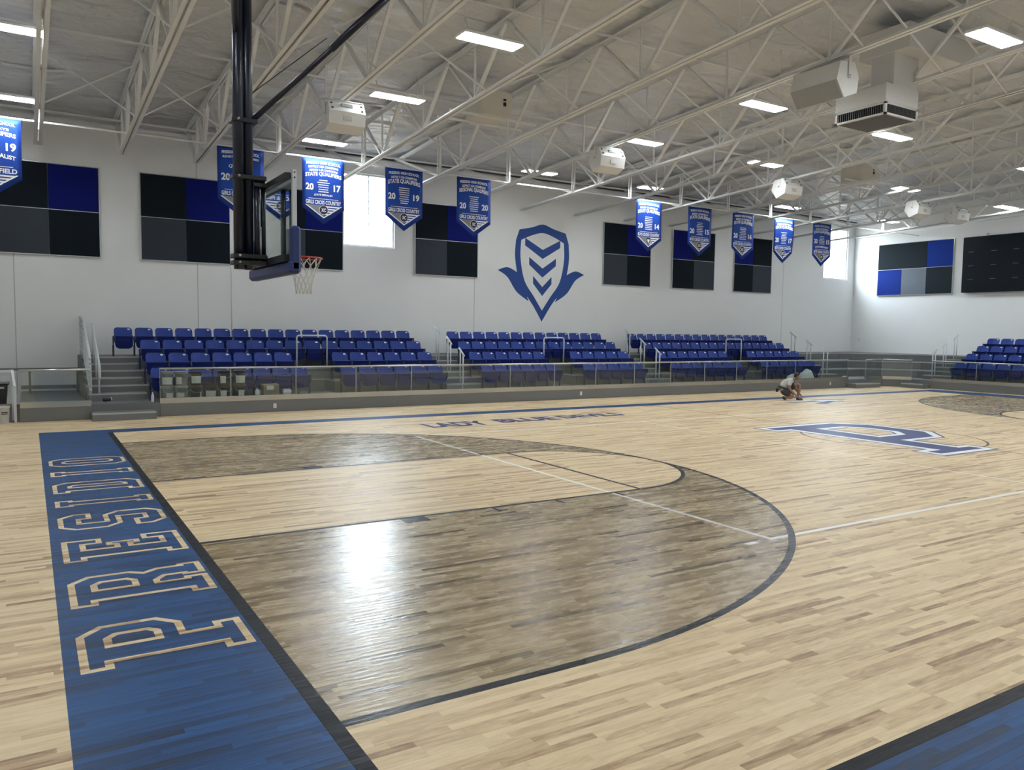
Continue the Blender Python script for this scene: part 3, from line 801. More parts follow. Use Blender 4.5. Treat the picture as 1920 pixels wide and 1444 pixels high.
# ---------------------------------------------------------------- stadium chairs (local: facing -Y, origin on the tier)
def chair_meshes():
    # reclined back shell with rounded top corners
    mb = MB(); n = 9; prof = []
    hw = 0.232
    outline = []
    for k in range(7):
        a = PI / 2 * k / 6; outline.append((hw - 0.085 + 0.085 * math.cos(a), 0.69 + 0.085 * math.sin(a)))
    right = [(hw - 0.012, 0.34), (hw, 0.40)] + outline
    poly = right + [(-x, z) for x, z in right[::-1]]
    def place(x, z, d):
        t = (z - 0.34) / 0.435
        bow = 0.035 * (x / hw) ** 2
        return (x, 0.04 + 0.15 * t - bow + d, z)
    rowsz = sorted(set(z for x, z in right))
    V = []; F = []
    for d in (0, 0.028):
        for z in rowsz:
            w_ = max(x for x, zz in right if zz == z)
            for i in range(7): V.append(place(-w_ + 2 * w_ * i / 6, z, d))
    R = len(rowsz)
    for s in (0, 1):
        for j in range(R - 1):
            for i in range(6):
                a = s * R * 7 + j * 7 + i; F.append((a, a + 1, a + 8, a + 7))
    for j in range(R - 1):
        for i in (0, 6):
            a = j * 7 + i; F.append((a, a + 7, a + 7 + R * 7, a + R * 7))
    for i in range(6):
        for j in (0, R - 1):
            a = j * 7 + i; F.append((a, a + 1, a + 1 + R * 7, a + R * 7))
    mb._add(V, F)
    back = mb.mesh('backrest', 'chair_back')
    # tipped-up seat: thick rounded pan with a raised front panel
    mb = MB(); hw = 0.222
    pts = [(-hw, 0.52), (-hw, 0.30), (-hw + 0.03, 0.235), (-hw + 0.10, 0.205), (hw - 0.10, 0.205), (hw - 0.03, 0.235), (hw, 0.30), (hw, 0.52)]
    mb.prism(pts, lambda u, v, w_: (u, w_ - 0.10 + (0.52 - v) * 0.16, v), -0.075, -0.005)
    pts2 = [(-hw, 0.52), (-hw, 0.545), (hw, 0.545), (hw, 0.52)]
    mb.prism(pts2, lambda u, v, w_: (u, w_, v), -0.19, 0.02)
    pts3 = [(u * 0.80, 0.245 + (v - 0.205) * 0.70) for u, v in pts]
    mb.prism(pts3, lambda u, v, w_: (u, w_ - 0.10 + (0.52 - v) * 0.16, v), -0.083, -0.075)
    seat = mb.mesh('seat', 'chair_seat_shaded')
    mb = MB(); mb.bbox(-0.14, 0.14, -0.176, -0.166, 0.432, 0.446, 0.003)
    slot = mb.mesh('seat_slot', 'chair_steel')
    # standard: foot, post, hinge bracket
    mb = MB()
    mb.box(-0.035, 0.035, -0.09, 0.09, 0, 0.012)
    mb.bar((0, -0.01, 0.01), (0, -0.01, 0.30), 0.030, 0.045)
    mb.bar((0, -0.01, 0.29), (0, -0.15, 0.44), 0.026, 0.05)
    mb.bar((0, -0.16, 0.44), (0, -0.135, 0.535), 0.026, 0.045)
    mb.bar((0, -0.16, 0.53), (0, 0.08, 0.50), 0.026, 0.04)
    mb.bar((0, 0.06, 0.50), (0, -0.005, 0.30), 0.024, 0.035)
    std = mb.mesh('standard', 'chair_steel')
    # small oval number plate
    mb = MB(); pl = [(0.145 + 0.036 * math.cos(2 * PI * k / 14), 0.730 + 0.021 * math.sin(2 * PI * k / 14)) for k in range(14)]
    mb.prism(pl, lambda u, v, w_: (u, 0.04 + 0.15 * (v - 0.34) / 0.435 - 0.035 * (u / 0.232) ** 2 + w_, v), -0.006, 0.001)
    plate = mb.mesh('number_plate', 'plate_white')
    return back, seat, slot, std, plate
BACK, SEAT, SLOT, STD, PLATE = chair_meshes()
def chair(label, group, loc, rotz, pitch, last):
    t = thing('stadium_chair', label, 'chair', loc, rotz, group)
    k = min(1.06, pitch / 0.53)
    b_ = link('backrest', BACK, t); b_.scale.x = k
    link('number_plate', PLATE, b_)
    s_ = link('seat', SEAT, t); s_.scale.x = k
    link('seat_slot', SLOT, s_)
    link('standard', STD, t, (-pitch / 2, 0, 0))
    if last: link('standard', STD, t, (pitch / 2, 0, 0))
def span(a, c_, n): return [a + (c_ - a) * i / (n - 1) for i in range(n)]
SEC = {
 'first section from the stairs': {'top': [span(0.79, 9.02, 17)], 'second': [span(1.36, 9.02, 15)], 'third': [span(1.38, 4.65, 7), span(6.30, 9.01, 6)], 'front': [span(1.37, 4.85, 8), span(6.27, 8.97, 6)]},
 'middle section': {'top': [span(10.85, 16.96, 13)], 'second': [span(10.85, 16.98, 13)], 'third': [span(10.80, 13.25, 6), span(14.78, 16.90, 5)], 'front': [span(10.77, 13.20, 6), span(14.72, 16.83, 5)]},
 'section nearest the corner': {'top': [span(18.73, 26.24, 16)], 'second': [span(18.78, 26.35, 16)], 'third': [span(18.75, 21.97, 7), span(23.60, 26.29, 6)], 'front': [span(18.69, 21.89, 7), span(23.47, 26.24, 6)]},
}
ROWY = {'top': (13.64, L3), 'second': (12.80, L2), 'third': (11.96, L1), 'front': (11.12, L0)}
for sec, rws in SEC.items():
    for rn, groups in rws.items():
        y, z = ROWY[rn]; idx = 0
        for g in groups:
            pitch = g[1] - g[0]
            for i, x in enumerate(g):
                idx += 1
                chair('%s blue folding chair from the left in the %s row, %s' % (ORD[idx], rn, sec),
                      'blue stadium chairs in the %s' % sec, (x, y, z), 0, pitch, i == len(g) - 1)
EROW = {'top': (33.54, L3), 'second': (32.74, L2), 'third': (31.94, L1), 'front': (31.14, L0)}
for rn, (x, z) in EROW.items():
    for i in range(6):
        chair('%s blue folding chair from the aisle in the %s row on the end wall' % (ORD[i + 1], rn),
              'blue stadium chairs on the end wall', (x, 7.79 - 0.558 * i, z), -PI / 2, 0.558, i == 5)

# ---------------------------------------------------------------- acoustic wall panels
def acoustic(label, origin, cols, rows_, place, group='dark acoustic panels on the walls'):
    """cols: column widths, rows_: list of material rows from the top; place(u, v, w) wall mapping"""
    root = thing('acoustic_panel', label, 'wall panel', origin, 0, group)
    H = 2.44; z1 = H
    for rmats in rows_:
        z0 = z1 - H / len(rows_); u = 0
        for wcol, mt in rmats:
            mb = MB(); g = 0.006
            P = [place(a, v, d) for a, v, d in ()]
            mb.prism([(u + g, z0 + g), (u + wcol - g, z0 + g), (u + wcol - g, z1 - g), (u + g, z1 - g)], place, 0.0, 0.045)
            mb.build('tile', mt, root); u += wcol
        z1 = z0
    W = sum(w_ for w_, _ in rows_[0])
    for a, c_, v0, v1 in ((-0.02, 0, -0.02, H + 0.02), (W, W + 0.02, -0.02, H + 0.02), (0, W, -0.02, 0), (0, W, H, H + 0.02), (0, W, H / 2 - 0.008, H / 2 + 0.008)):
        mb = MB(); mb.prism([(a, v0), (c_, v0), (c_, v1), (a, v1)], place, 0.0, 0.052); mb.build('edge_trim', 'frame_alu', root)
onback = lambda u, v, w_: (u, -w_, v)
h = 1.22
A = [[(h, 'tile_black'), (h, 'tile_navy')], [(h, 'tile_grey'), (h, 'tile_black')]]
B = [[(h, 'tile_navy'), (h, 'tile_black')], [(h, 'tile_black'), (h, 'tile_grey')]]
for x, lay, lb in ((-2.08, A, 'leftmost four-tile black, navy and grey acoustic panel behind the track banner'),
                   (1.42, A, 'four-tile acoustic panel with navy upper corner left of the hoop mast'),
                   (4.96, A, 'four-tile acoustic panel behind the basketball hoop, left of the window'),
                   (9.99, A, 'four-tile acoustic panel between the large window and the blue crest'),
                   (18.17, A, 'four-tile acoustic panel just right of the blue crest'),
                   (21.86, B, 'four-tile acoustic panel with navy upper left tile, second right of the crest'),
                   (25.55, B, 'rightmost four-tile acoustic panel on the back wall')):
    acoustic(lb, (x, YW - 0.024, 4.06), None, lay, onback)
onend = lambda u, v, w_: (-w_, -u, v)
acoustic('wide slate, blue and grey acoustic panel on the far end wall by the corner', (XE - 0.022, 13.62, 4.12), None,
         [[(2.44, 'tile_slate'), (1.22, 'tile_royal')], [(1.22, 'tile_royal'), (1.22, 'tile_mid'), (1.22, 'tile_slate')]], onend)
# scoreboard
r = thing('scoreboard', 'large unlit black scoreboard on the far end wall', 'scoreboard', (XE, 9.45, 4.12))
mb = MB(); mb.prism([(0, 0), (5.6, 0), (5.6, 2.42), (0, 2.42)], onend, 0.0, 0.22); mb.build('cabinet', 'score_black', r)
for u in (0.25, 1.2, 2.1, 3.0):
    for v in (0.55, 1.15, 1.75):
        mb = MB(); mb.prism([(u, v), (u + 0.22, v), (u + 0.22, v + 0.025), (u, v + 0.025)], onend, 0.22, 0.226); mb.build('marking', 'score_mark', r)
mb = MB(); mb.prism([(0.9, 2.42), (0.98, 2.42), (0.98, 2.55), (0.9, 2.55)], onend, 0.05, 0.10); mb.build('hanger', 'frame_alu', r)

# ---------------------------------------------------------------- painted crest on the wall (plain emblem)
r = thing('wall_crest', 'large blue painted crest with chevrons on the white wall', 'mural', (15.29, YW, 2.52))
def smooth_poly(ctrl, n=6):
    out = []; m_ = len(ctrl)
    for i in range(m_):
        p0, p1, p2, p3 = ctrl[i - 1], ctrl[i], ctrl[(i + 1) % m_], ctrl[(i + 2) % m_]
        if len(p1) > 2:                                   # sharp corner
            out.append(p1[:2]); 
            if len(p2) > 2: continue
        for k in range(n):
            t = k / n
            if len(p1) > 2 and k == 0: continue
            q0 = p1 if len(p1) > 2 else p0; q3 = p2 if len(p2) > 2 else p3
            f = lambda a, b1, c1, d: 0.5 * ((2 * b1) + (-a + c1) * t + (2 * a - 5 * b1 + 4 * c1 - d) * t * t + (-a + 3 * b1 - 3 * c1 + d) * t ** 3)
            out.append((f(q0[0], p1[0], p2[0], q3[0]), f(q0[1], p1[1], p2[1], q3[1])))
    return out
def mirror(right): return right + [(-p[0],) + tuple(p[1:]) for p in right[::-1] if abs(p[0]) > 1e-6]
body = smooth_poly(mirror([(0, 0, 1), (0.42, 0.62), (0.98, 1.35), (1.22, 2.3), (1.20, 3.00, 1), (1.05, 3.40, 1), (0.5, 3.52), (0, 3.66)]))
mb = MB(); mb.prism(body, onback, 0.0, 0.004); mb.build('crest_body', 'mural_blue', r)
inner = smooth_poly(mirror([(0, 0.42, 1), (0.36, 0.92), (0.80, 1.52), (0.99, 2.35), (0.97, 3.02, 1), (0.5, 3.22), (0, 3.34)]))
mb = MB(); mb.prism(inner, onback, 0.0, 0.006); mb.build('crest_field', 'mural_white', r)
for sgn in (-1, 1):
    wing = smooth_poly([(0.60 * sgn, 0.75, 1), (1.15 * sgn, 1.10), (1.55 * sgn, 1.62), (1.97 * sgn, 1.86, 1), (1.55 * sgn, 1.98), (1.10 * sgn, 1.80, 1)])
    mb = MB(); mb.prism(wing, onback, 0.0, 0.0045); mb.build('crest_wing', 'mural_blue', r)
for zc2 in (1.15, 1.85, 2.55):
    hw2 = 0.42 + 0.27 * (zc2 - 1.15)
    chev = [(-hw2, zc2 + 0.28), (0, zc2 - 0.18), (hw2, zc2 + 0.28), (hw2, zc2 + 0.56), (0, zc2 + 0.16), (-hw2, zc2 + 0.56)]
    mb = MB(); mb.prism(chev, onback, 0.0, 0.008); mb.build('crest_chevron', 'mural_blue', r)

# ---------------------------------------------------------------- roof trusses
def chord(y0, y1, zf, side):
    """pair of steel angles with a slot between; side=-1 horizontal legs below, +1 above"""
    mb = MB()
    for s in (-1, 1):
        x_in, x_out = 0.016 * s, 0.095 * s; xi2 = 0.024 * s
        for (a, c_, d0, d1) in ((x_in, xi2, -0.08, 0), (x_in, x_out, -0.080, -0.070) if side < 0 else (x_in, x_out, -0.010, 0)):
            lo_, hi_ = min(a, c_), max(a, c_)
            vs = [(lo_, y0, zf(y0) + d0), (hi_, y0, zf(y0) + d0), (hi_, y0, zf(y0) + d1), (lo_, y0, zf(y0) + d1),
                  (lo_, y1, zf(y1) + d0), (hi_, y1, zf(y1) + d0), (hi_, y1, zf(y1) + d1), (lo_, y1, zf(y1) + d1)]
            mb._add(vs, [(3, 2, 1, 0), (4, 5, 6, 7), (0, 1, 5, 4), (1, 2, 6, 5), (2, 3, 7, 6), (3, 0, 4, 7)])
    return mb
TX = [-1.08, 0.84, 2.68, 4.48, 6.90, 9.30, 11.75, 14.30, 16.75, 19.20, 21.65, 24.05, 26.50, 29.00, 31.50]
BP = [10.36, 7.76, 5.17, 2.57, -0.03, -2.63, -5.23]
BC = chord(-14.95, 14.97, zb, -1).mesh('bottom_chord', 'steel_white')
BCS = chord(-14.95, 13.55, zb, -1).mesh('bottom_chord', 'steel_white')
TC_ = chord(-14.95, 14.97, zt, 1).mesh('top_chord', 'steel_white')
def web(p0, p1, w_=0.055, d=0.05): return MB().bar((0, p0[0], p0[1]), (0, p1[0], p1[1]), w_, d).mesh('web', 'steel_white')
webs = []
for yb_ in BP:
    webs.append(('vertical', web((yb_, zb(yb_) - 0.03), (yb_, zt(yb_)), 0.04, 0.04)))
    webs.append(('diagonal', web((yb_ + 0.06, zb(yb_) - 0.03), (yb_ + 1.28, zt(yb_ + 1.3) - 0.03), 0.075, 0.055)))
    webs.append(('diagonal', web((yb_ - 0.06, zb(yb_) - 0.03), (yb_ - 1.28, zt(yb_ - 1.3) - 0.03), 0.075, 0.055)))
endlong = [('diagonal', web((11.66, zt(11.66) - 0.03), (11.72, zb(11.74) - 0.03), 0.03, 0.03)),
           ('end_post', MB().bar((-0.05, 11.74, zb(11.74) - 0.05), (-0.05, 11.74, zt(11.74)), 0.035, 0.035).bar((0.05, 11.74, zb(11.74) - 0.05), (0.05, 11.74, zt(11.74)), 0.035, 0.035).mesh('end_post', 'steel_white')),
           ('end_diagonal', web((11.80, zb(11.8) - 0.03), (14.7, zt(14.7) - 0.05), 0.085, 0.06))]
endshort = [('vertical', web((12.3, zb(12.3) - 0.03), (12.3, zt(12.3)), 0.09, 0.05)), ('diagonal', web((12.3, zb(12.3)), (11.66, zt(11.7)), 0.075, 0.055)),
            ('diagonal', web((12.36, zb(12.3)), (13.1, zt(13.1)), 0.09, 0.06)), ('end_diagonal', web((13.5, zb(13.5) - 0.03), (14.75, zt(14.7) - 0.05), 0.10, 0.07)),
            ('end_post', web((13.4, zb(13.4)), (13.15, zt(13.2)), 0.09, 0.05))]
for i, x in enumerate(TX):
    t = thing('roof_truss', '%s white open-web roof truss counting from the left edge' % ORD[i + 1], 'roof truss', (x, 0, 0), 0, 'white roof trusses')
    short = i < 3
    link('bottom_chord', BCS if short else BC, t); link('top_chord', TC_, t)
    for nm, me in webs + (endshort if short else endlong): link(nm, me, t)
# bridging rows tying the trusses together
TXX = [XL + 0.1] + TX + [XE - 0.05]
def bridging(label, y, zf, mat='steel_white', r_=0.022):
    t = thing('bridging_bar', label, 'steel bar', (0, y, zf(y)), 0, 'horizontal bars tying the roof trusses')
    mb = MB(); mb.bar((XL + 0.05, 0, 0), (XE - 0.02, 0, 0), r_ * 2, r_ * 2); mb.build('bar', mat, t)
bridging('long horizontal steel bar below the trusses carrying the banners', 11.66, lambda y: 6.855, r_=0.018)
bridging('horizontal steel bar under the ceiling next to the back wall', 14.25, lambda y: zt(y) - 0.13, r_=0.025)
bridging('horizontal steel bar under the ceiling above the row of lights', 8.4, lambda y: zt(y) - 0.13, r_=0.02)
bridging('horizontal steel bar under the ceiling over the near half of court', 3.2, lambda y: zt(y) - 0.13, r_=0.02)
for y, nm in ((10.0, 'nearer the banners'), (4.6, 'over mid court'), (-0.8, 'nearest the camera')):
    t = thing('cross_bracing', 'row of crossed white steel braces between trusses %s' % nm, 'bracing', (0, y, 0), 0, 'crossed braces between the roof trusses')
    for a, c_ in zip(TX[:-1], TX[1:]):
        for lo_, hi_ in ((a, c_), (c_, a)):
            mb = MB(); s = 0.06 if hi_ > lo_ else -0.06
            mb.bar((lo_ + s, 0, zb(y) - 0.04), (hi_ - s, 0, zt(y) - 0.04), 0.030, 0.030); mb.build('brace', 'steel_white', t)

# ---------------------------------------------------------------- high-bay lights
def light_meshes():
    mb = MB(); mb.bbox(-0.60, 0.60, -0.19, 0.19, 0.0, 0.055, 0.012); house = mb.mesh('housing', 'steel_white')
    mb = MB(); mb.box(-0.575, 0.575, -0.17, 0.17, -0.012, 0.004); diff = mb.mesh('diffuser', 'lamp_diffuser')
    mb = MB(); mb.bbox(-0.24, 0.24, -0.05, 0.05, 0.055, 0.105, 0.008); drv = mb.mesh('driver_box', 'frame_alu')
    return house, diff, drv
HOUSE, DIFF, DRV = light_meshes()
LX = [(-1.62, 'leftmost'), (5.62, 'second'), (12.65, 'third'), (17.45, 'fourth'), (24.55, 'fifth'), (31.2, 'rightmost')]
LY = [(11.3, 'closest to the back wall'), (6.35, 'second from the back wall'), (2.3, 'third from the back wall'),
      (-2.6, 'fourth from the back wall'), (-7.4, 'unseen added row above the near sideline'), (-12.2, 'unseen added row by the near side wall')]  # last two rows are out of view, added to light the hall
HM = {}
for y, rn in LY:
    mb = MB(); mb.tube([(0, -0.14, 0.05), (0, 0, 0.30), (0, 0.14, 0.05)], 0.006, 5); mb.tube([(0, 0, 0.30), (0, 0, zc(y) - 7.22)], 0.006, 5)
    HM[y] = mb.mesh('hanger', 'steel_white')
for x, cn in LX:
    for y, rn in LY:
        t = thing('high_bay_light', 'panel light of the %s column, %s' % (cn, rn), 'ceiling light', (x, y, 7.22), 0, 'suspended panel lights')
        link('housing', HOUSE, t); link('diffuser', DIFF, t); link('driver_box', DRV, t)
        link('hanger', HM[y], t, (-0.5, 0, 0)); link('hanger', HM[y], t, (0.5, 0, 0))

# ---------------------------------------------------------------- banners
BW, BS, BT = 1.19, 1.36, 1.79        # width, side length, length to the tip
def sway(x, z, ph, amp): return amp * math.sin(x * 4.2 + ph) * (0.25 - z) / 1.8 + amp * 0.7 * math.sin(z * 3.0 + ph * 2)
def banner(label, x, lines, year, foot, emblem='disc', ph=0.0, amp=0.012, taper=0.0):
    root = thing('championship_banner', label, 'banner', (x, 11.62, 6.835), 0, 'blue championship banners')
    hw = BW / 2
    def pos(u, z, d):
        k = 1 - taper * min(1, max(0, -z / BT)) ** 2
        return (u * k, sway(u, z, ph, amp) - d, z)
    def bottom(u): return -BT + (BT - BS) * abs(u) / hw
    def sheet(name, mat, s, d0, d1, ztop, nx_=16, nz_=14):
        V, F = [], []
        for d in (d0, d1):
            for j in range(nz_ + 1):
                for i in range(nx_ + 1):
                    u = -hw * s + 2 * hw * s * i / nx_
                    zlo = bottom(u / s) + (0.10 if s < 1 else 0)
                    V.append(pos(u, ztop + (zlo - ztop) * j / nz_, d))
        N = (nx_ + 1) * (nz_ + 1)
        for q in (0, 1):
            for j in range(nz_):
                for i in range(nx_):
                    a = q * N + j * (nx_ + 1) + i; F.append((a, a + 1, a + nx_ + 2, a + nx_ + 1))
        for j in range(nz_):
            for i in (0, nx_):
                a = j * (nx_ + 1) + i; F.append((a, a + nx_ + 1, a + nx_ + 1 + N, a + N))
        for i in range(nx_):
            for j in (0, nz_):
                a = j * (nx_ + 1) + i; F.append((a, a + 1, a + 1 + N, a + N))
        mb = MB(); mb._add(V, F, True); return mb.build(name, mat, root)
    sheet('cloth', 'banner_dark', 1.0, -0.003, 0.003, 0.0)
    sheet('field', 'banner_cloth', 0.93, 0.0032, 0.0045, -0.04)
    def print_mesh(name, V2, F2, mat, d):
        me = bpy.data.meshes.new(name); me.from_pydata([pos(u, z, d) for u, z in V2], [], F2); me.materials.append(MATS[mat])
        bm = bmesh.new(); bm.from_mesh(me)
        for f in bm.faces:
            f.normal_update()
            if f.normal.y > 0: f.normal_flip()
        bm.to_mesh(me); bm.free(); me.update()
        return link(name, me, root)
    def word(body, cx, zc_, w_, hgt, arch=0.0, bold=0.03, mat='banner_print', d=0.008):
        v, f = text_unit(body, bold)
        print_mesh('lettering', [(cx + (p[0] - 0.5) * w_, zc_ + (p[1] - 0.5) * hgt + arch * (1 - (2 * p[0] - 1) ** 2)) for p in v], f, mat, d)
    for body, z, w_, hgt, arch in lines: word(body, 0, z, w_, hgt, arch)
    if year:
        word(year[0], -0.39, year[2], 0.225, 0.185, 0, 0.035); word(year[1], 0.39, year[2], 0.20 if year[1][0] == '1' else 0.225, 0.185, 0, 0.035)
    # rows of small print (too small to read)
    rr = random.Random(int(x * 100)); V2, F2 = [], []
    z = year[3]
    while z > year[4]:
        half = 0.11 + rr.random() * 0.07; u = -half
        while u < half:
            w_ = 0.012 + rr.random() * 0.016
            o_ = len(V2); V2 += [(u, z), (u + w_, z), (u + w_, z + 0.026), (u, z + 0.026)]; F2.append((o_, o_ + 1, o_ + 2, o_ + 3))
            u += w_ + 0.006
        z -= 0.062
    for z in (-1.105, ):
        u = -0.42
        while u < 0.42:
            w_ = 0.012 + rr.random() * 0.02
            o_ = len(V2); V2 += [(u, z), (u + w_, z), (u + w_, z + 0.018), (u, z + 0.018)]; F2.append((o_, o_ + 1, o_ + 2, o_ + 3)); u += w_ + 0.008
    print_mesh('small_print', V2, F2, 'banner_print', 0.0078)['kind'] = 'stuff'
    word(foot, 0, -1.19, 1.00, 0.110, 0.0, 0.03)
    # emblem in the tip: grey left, stripes right, dark disc
    zt_ = -1.27
    lim = lambda z: (z + BT - 0.13) / (BT - BS) * hw * 0.98
    print_mesh('tip_field', [(-lim(zt_), zt_), (0, zt_), (0, -BT + 0.16)], [(0, 1, 2)], 'banner_grey', 0.0070)
    V2, F2 = [], []
    for k in range(4):
        z0 = zt_ - 0.012 - 0.068 * k; z1 = z0 - 0.040
        if lim(z1) < 0.04: break
        o_ = len(V2); V2 += [(0.02, z0), (lim(z0) - 0.02, z0), (lim(z1) - 0.02, z1), (0.02, z1)]; F2.append((o_, o_ + 1, o_ + 2, o_ + 3))
    print_mesh('tip_stripes', V2, F2, 'banner_print', 0.0080)
    lw = 0.012
    V2 = [(-lim(zt_) - 0.0, zt_), (-lim(zt_) + 0.05, zt_), (0, -BT + 0.20), (lim(zt_) - 0.05, zt_), (lim(zt_), zt_), (0, -BT + 0.165)]
    print_mesh('tip_edge', V2, [(0, 1, 2, 5), (5, 2, 3, 4)], 'banner_print', 0.0095)
    if emblem == 'disc':
        ring = lambda r_: [(r_ * math.cos(2 * PI * k / 24), -1.40 + r_ * math.sin(2 * PI * k / 24)) for k in range(24)]
        print_mesh('disc_edge', ring(0.128), [list(range(24))], 'banner_print', 0.0130)
        print_mesh('disc', ring(0.118), [list(range(24))], 'banner_navy', 0.0142)
        word('XC', 0, -1.40, 0.13, 0.10, 0, 0.03, d=0.0156)
    else:
        sh = [(0, -1.53), (0.07, -1.44), (0.10, -1.34), (0.08, -1.29), (-0.08, -1.29), (-0.10, -1.34), (-0.07, -1.44)]
        print_mesh('badge', sh, [list(range(7))], 'banner_navy', 0.0125)
        print_mesh('badge_panel', [(0, -1.49 ), (0.045, -1.42), (0.06, -1.35), (-0.06, -1.35), (-0.045, -1.42)], [list(range(5))], 'banner_print', 0.0140)
P_ = ('PRESIDIO HIGH SCHOOL', -0.145, 0.96, 0.078, 0.03)
def girls3(l2, l3, big): return [P_, (l2, -0.250, 0.84, 0.062, 0.03), (l3, -0.340, 0.80, 0.058, 0.03), (big, -0.480, 1.02, 0.125, 0.06)]
def two(l2, big): return [P_, (l2, -0.265, 0.82, 0.07, 0.03), (big, -0.420, 1.02, 0.14, 0.065)]
banner('blue 2019 track and field banner cut off by the left edge of the picture', -2.03,
       [P_, ('MILE RELAYS', -0.265, 0.72, 0.06, 0.03), ('STATE QUALIFIERS', -0.405, 0.98, 0.115, 0.05), ('STATE MEDALIST', -0.90, 0.96, 0.095, 0.06)],
       ('20', '19', -0.65, -0.56, -0.78), 'TRACK & FIELD', ph=0.3)
banner('blue girls cross country banner hanging behind the hoop mast', 3.46,
       [P_, ('REGIONAL QUALIFIERS', -0.265, 0.92, 0.065, 0.03), ('QUALIFIERS', -0.50, 0.62, 0.10, 0.04)], ('20', '11', -0.77, -0.66, -0.98), 'GIRLS CROSS COUNTRY', ph=1.0)
banner('bright blue 2017 girls cross country banner right of the backboard', 5.68,
       girls3('DISTRICT 3-2A CHAMPIONS', 'REGION 1-2A CHAMPIONS', 'STATE QUALIFIERS') + [('STATE MEDALIST', -1.0, 0.52, 0.05, 0.02)],
       ('20', '17', -0.78, -0.60, -0.92), 'GIRLS CROSS COUNTRY', ph=2.1)
banner('blue 2019 girls cross country banner in front of the large window', 8.10,
       two('DISTRICT 3-2A CHAMPIONS', 'STATE QUALIFIERS'), ('20', '19', -0.80, -0.56, -1.02), 'GIRLS CROSS COUNTRY', ph=0.0, amp=0.006)
banner('blue 2020 girls cross country regional qualifiers banner left of the crest', 10.44,
       two('DISTRICT 4-2A CHAMPIONS', 'REGIONAL QUALIFIERS'), ('20', '20', -0.86, -0.58, -1.03), 'GIRLS CROSS COUNTRY', ph=0.8, amp=0.006)
banner('bright blue 2014 boys cross country banner right of the crest', 17.56,
       two('REGION 1-2A RUNNER UP', 'STATE QUALIFIERS'), ('20', '14', -0.88, -0.58, -1.02), 'BOYS CROSS COUNTRY', 'badge', ph=1.6)
banner('dark blue boys banner dated 2015, between the brightly lit 2014 one and 2016', 20.06,
       two('REGION 1-2A RUNNER UP', 'STATE QUALIFIERS'), ('20', '15', -0.88, -0.58, -1.02), 'BOYS CROSS COUNTRY', ph=0.4, amp=0.006)
banner('dark blue boys banner dated 2016, third of the boys row', 22.38,
       two('REGION 1-2A RUNNER UP', 'STATE QUALIFIERS'), ('20', '16', -0.88, -0.58, -1.02), 'BOYS CROSS COUNTRY', ph=2.4, amp=0.012)
banner('bright blue curling boys cross country banner, second from the corner window', 24.74,
       two('REGION 1-2A RUNNER UP', 'STATE QUALIFIERS'), ('20', '17', -0.88, -0.58, -1.02), 'BOYS CROSS COUNTRY', ph=3.0, amp=0.03, taper=0.16)
banner('dark blue boys cross country medalist banner beside the corner window', 27.14,
       two('REGION 1-2A RUNNER UP', 'STATE QUALIFIERS') + [('STATE MEDALIST', -1.01, 0.84, 0.075, 0.03)], ('20', '15', -0.76, -0.56, -0.90), 'BOYS CROSS COUNTRY', ph=1.3, amp=0.006)

# ---------------------------------------------------------------- basketball backstop
r = thing('basketball_hoop', 'ceiling-hung glass backboard with blue padding, orange rim and net', 'basketball hoop', (1.22, 0, 2.9))
def part(mb, name, mat, parent=r): return mb.build(name, mat, parent)
bw2, bh = 0.915, 1.07
part(MB().box(0.010, 0.022, -bw2 + 0.03, bw2 - 0.03, 0.03, bh - 0.03), 'glass_board', 'board_glass')
mb = MB()
mb.box(-0.02, 0.03, -bw2, -bw2 + 0.045, 0, bh); mb.box(-0.02, 0.03, bw2 - 0.045, bw2, 0, bh)
mb.box(-0.02, 0.03, -bw2 + 0.045, bw2 - 0.045, bh - 0.045, bh); mb.box(-0.02, 0.03, -bw2 + 0.045, bw2 - 0.045, 0, 0.045)
part(mb, 'board_frame', 'frame_alu')
mb = MB(); mb.box(0.0225, 0.0235, -0.30, 0.30, 0.15, 0.20); mb.box(0.0225, 0.0235, -0.30, 0.30, 0.55, 0.60); mb.box(0.0225, 0.0235, -0.30, -0.25, 0.2, 0.55); mb.box(0.0225, 0.0235, 0.25, 0.30, 0.2, 0.55)
part(mb, 'target_square', 'plate_white')
# padding along the bottom and lower sides
mb = MB(); mb.bbox(-0.07, 0.07, -bw2 - 0.05, bw2 + 0.09, -0.115, 0.045, 0.035); pad = part(mb, 'bottom_pad', 'pad_blue')
for s in (-1, 1):
    mb = MB(); y0_, y1_ = sorted((s * (bw2 - 0.04), s * (bw2 + 0.05))); mb.bbox(-0.055, 0.068, y0_, y1_, -0.09, 0.43, 0.03); part(mb, 'side_pad', 'pad_blue')
# carrying frame behind the board
mb = MB(); mb.box(-0.085, -0.021, -bw2 + 0.06, bw2 - 0.06, bh - 0.10, bh - 0.03); part(mb, 'rear_bar', 'black_steel')
mb = MB(); mb.box(-0.10, -0.02, -bw2 + 0.08, bw2 - 0.08, 0.03, 0.11); part(mb, 'rear_bar', 'black_steel')
for x, y in ((-0.205, -0.03), (-0.115, 0.03)):
    mb = MB(); mb.tube([(x, y, 0.02), (x, y, 1.10)], 0.034, 10); part(mb, 'carrier_tube', 'navy_steel')
for z in (bh - 0.03, bh - 0.09):
    mb = MB(); mb.tube([(0.005, -bw2 - 0.004, z), (0.005, -bw2 + 0.01, z)], 0.010, 8); part(mb, 'frame_bolt', 'black_steel')
for z in (0.10, 0.98):
    mb = MB(); mb.box(-0.25, -0.09, -0.08, 0.08, z, z + 0.04); part(mb, 'bracket', 'black_steel')
mb = MB(); mb.tube([(-0.16, 0.0, 0.10), (-0.16, 0.0, 0.50)], 0.018, 8); part(mb, 'height_screw', 'frame_alu')
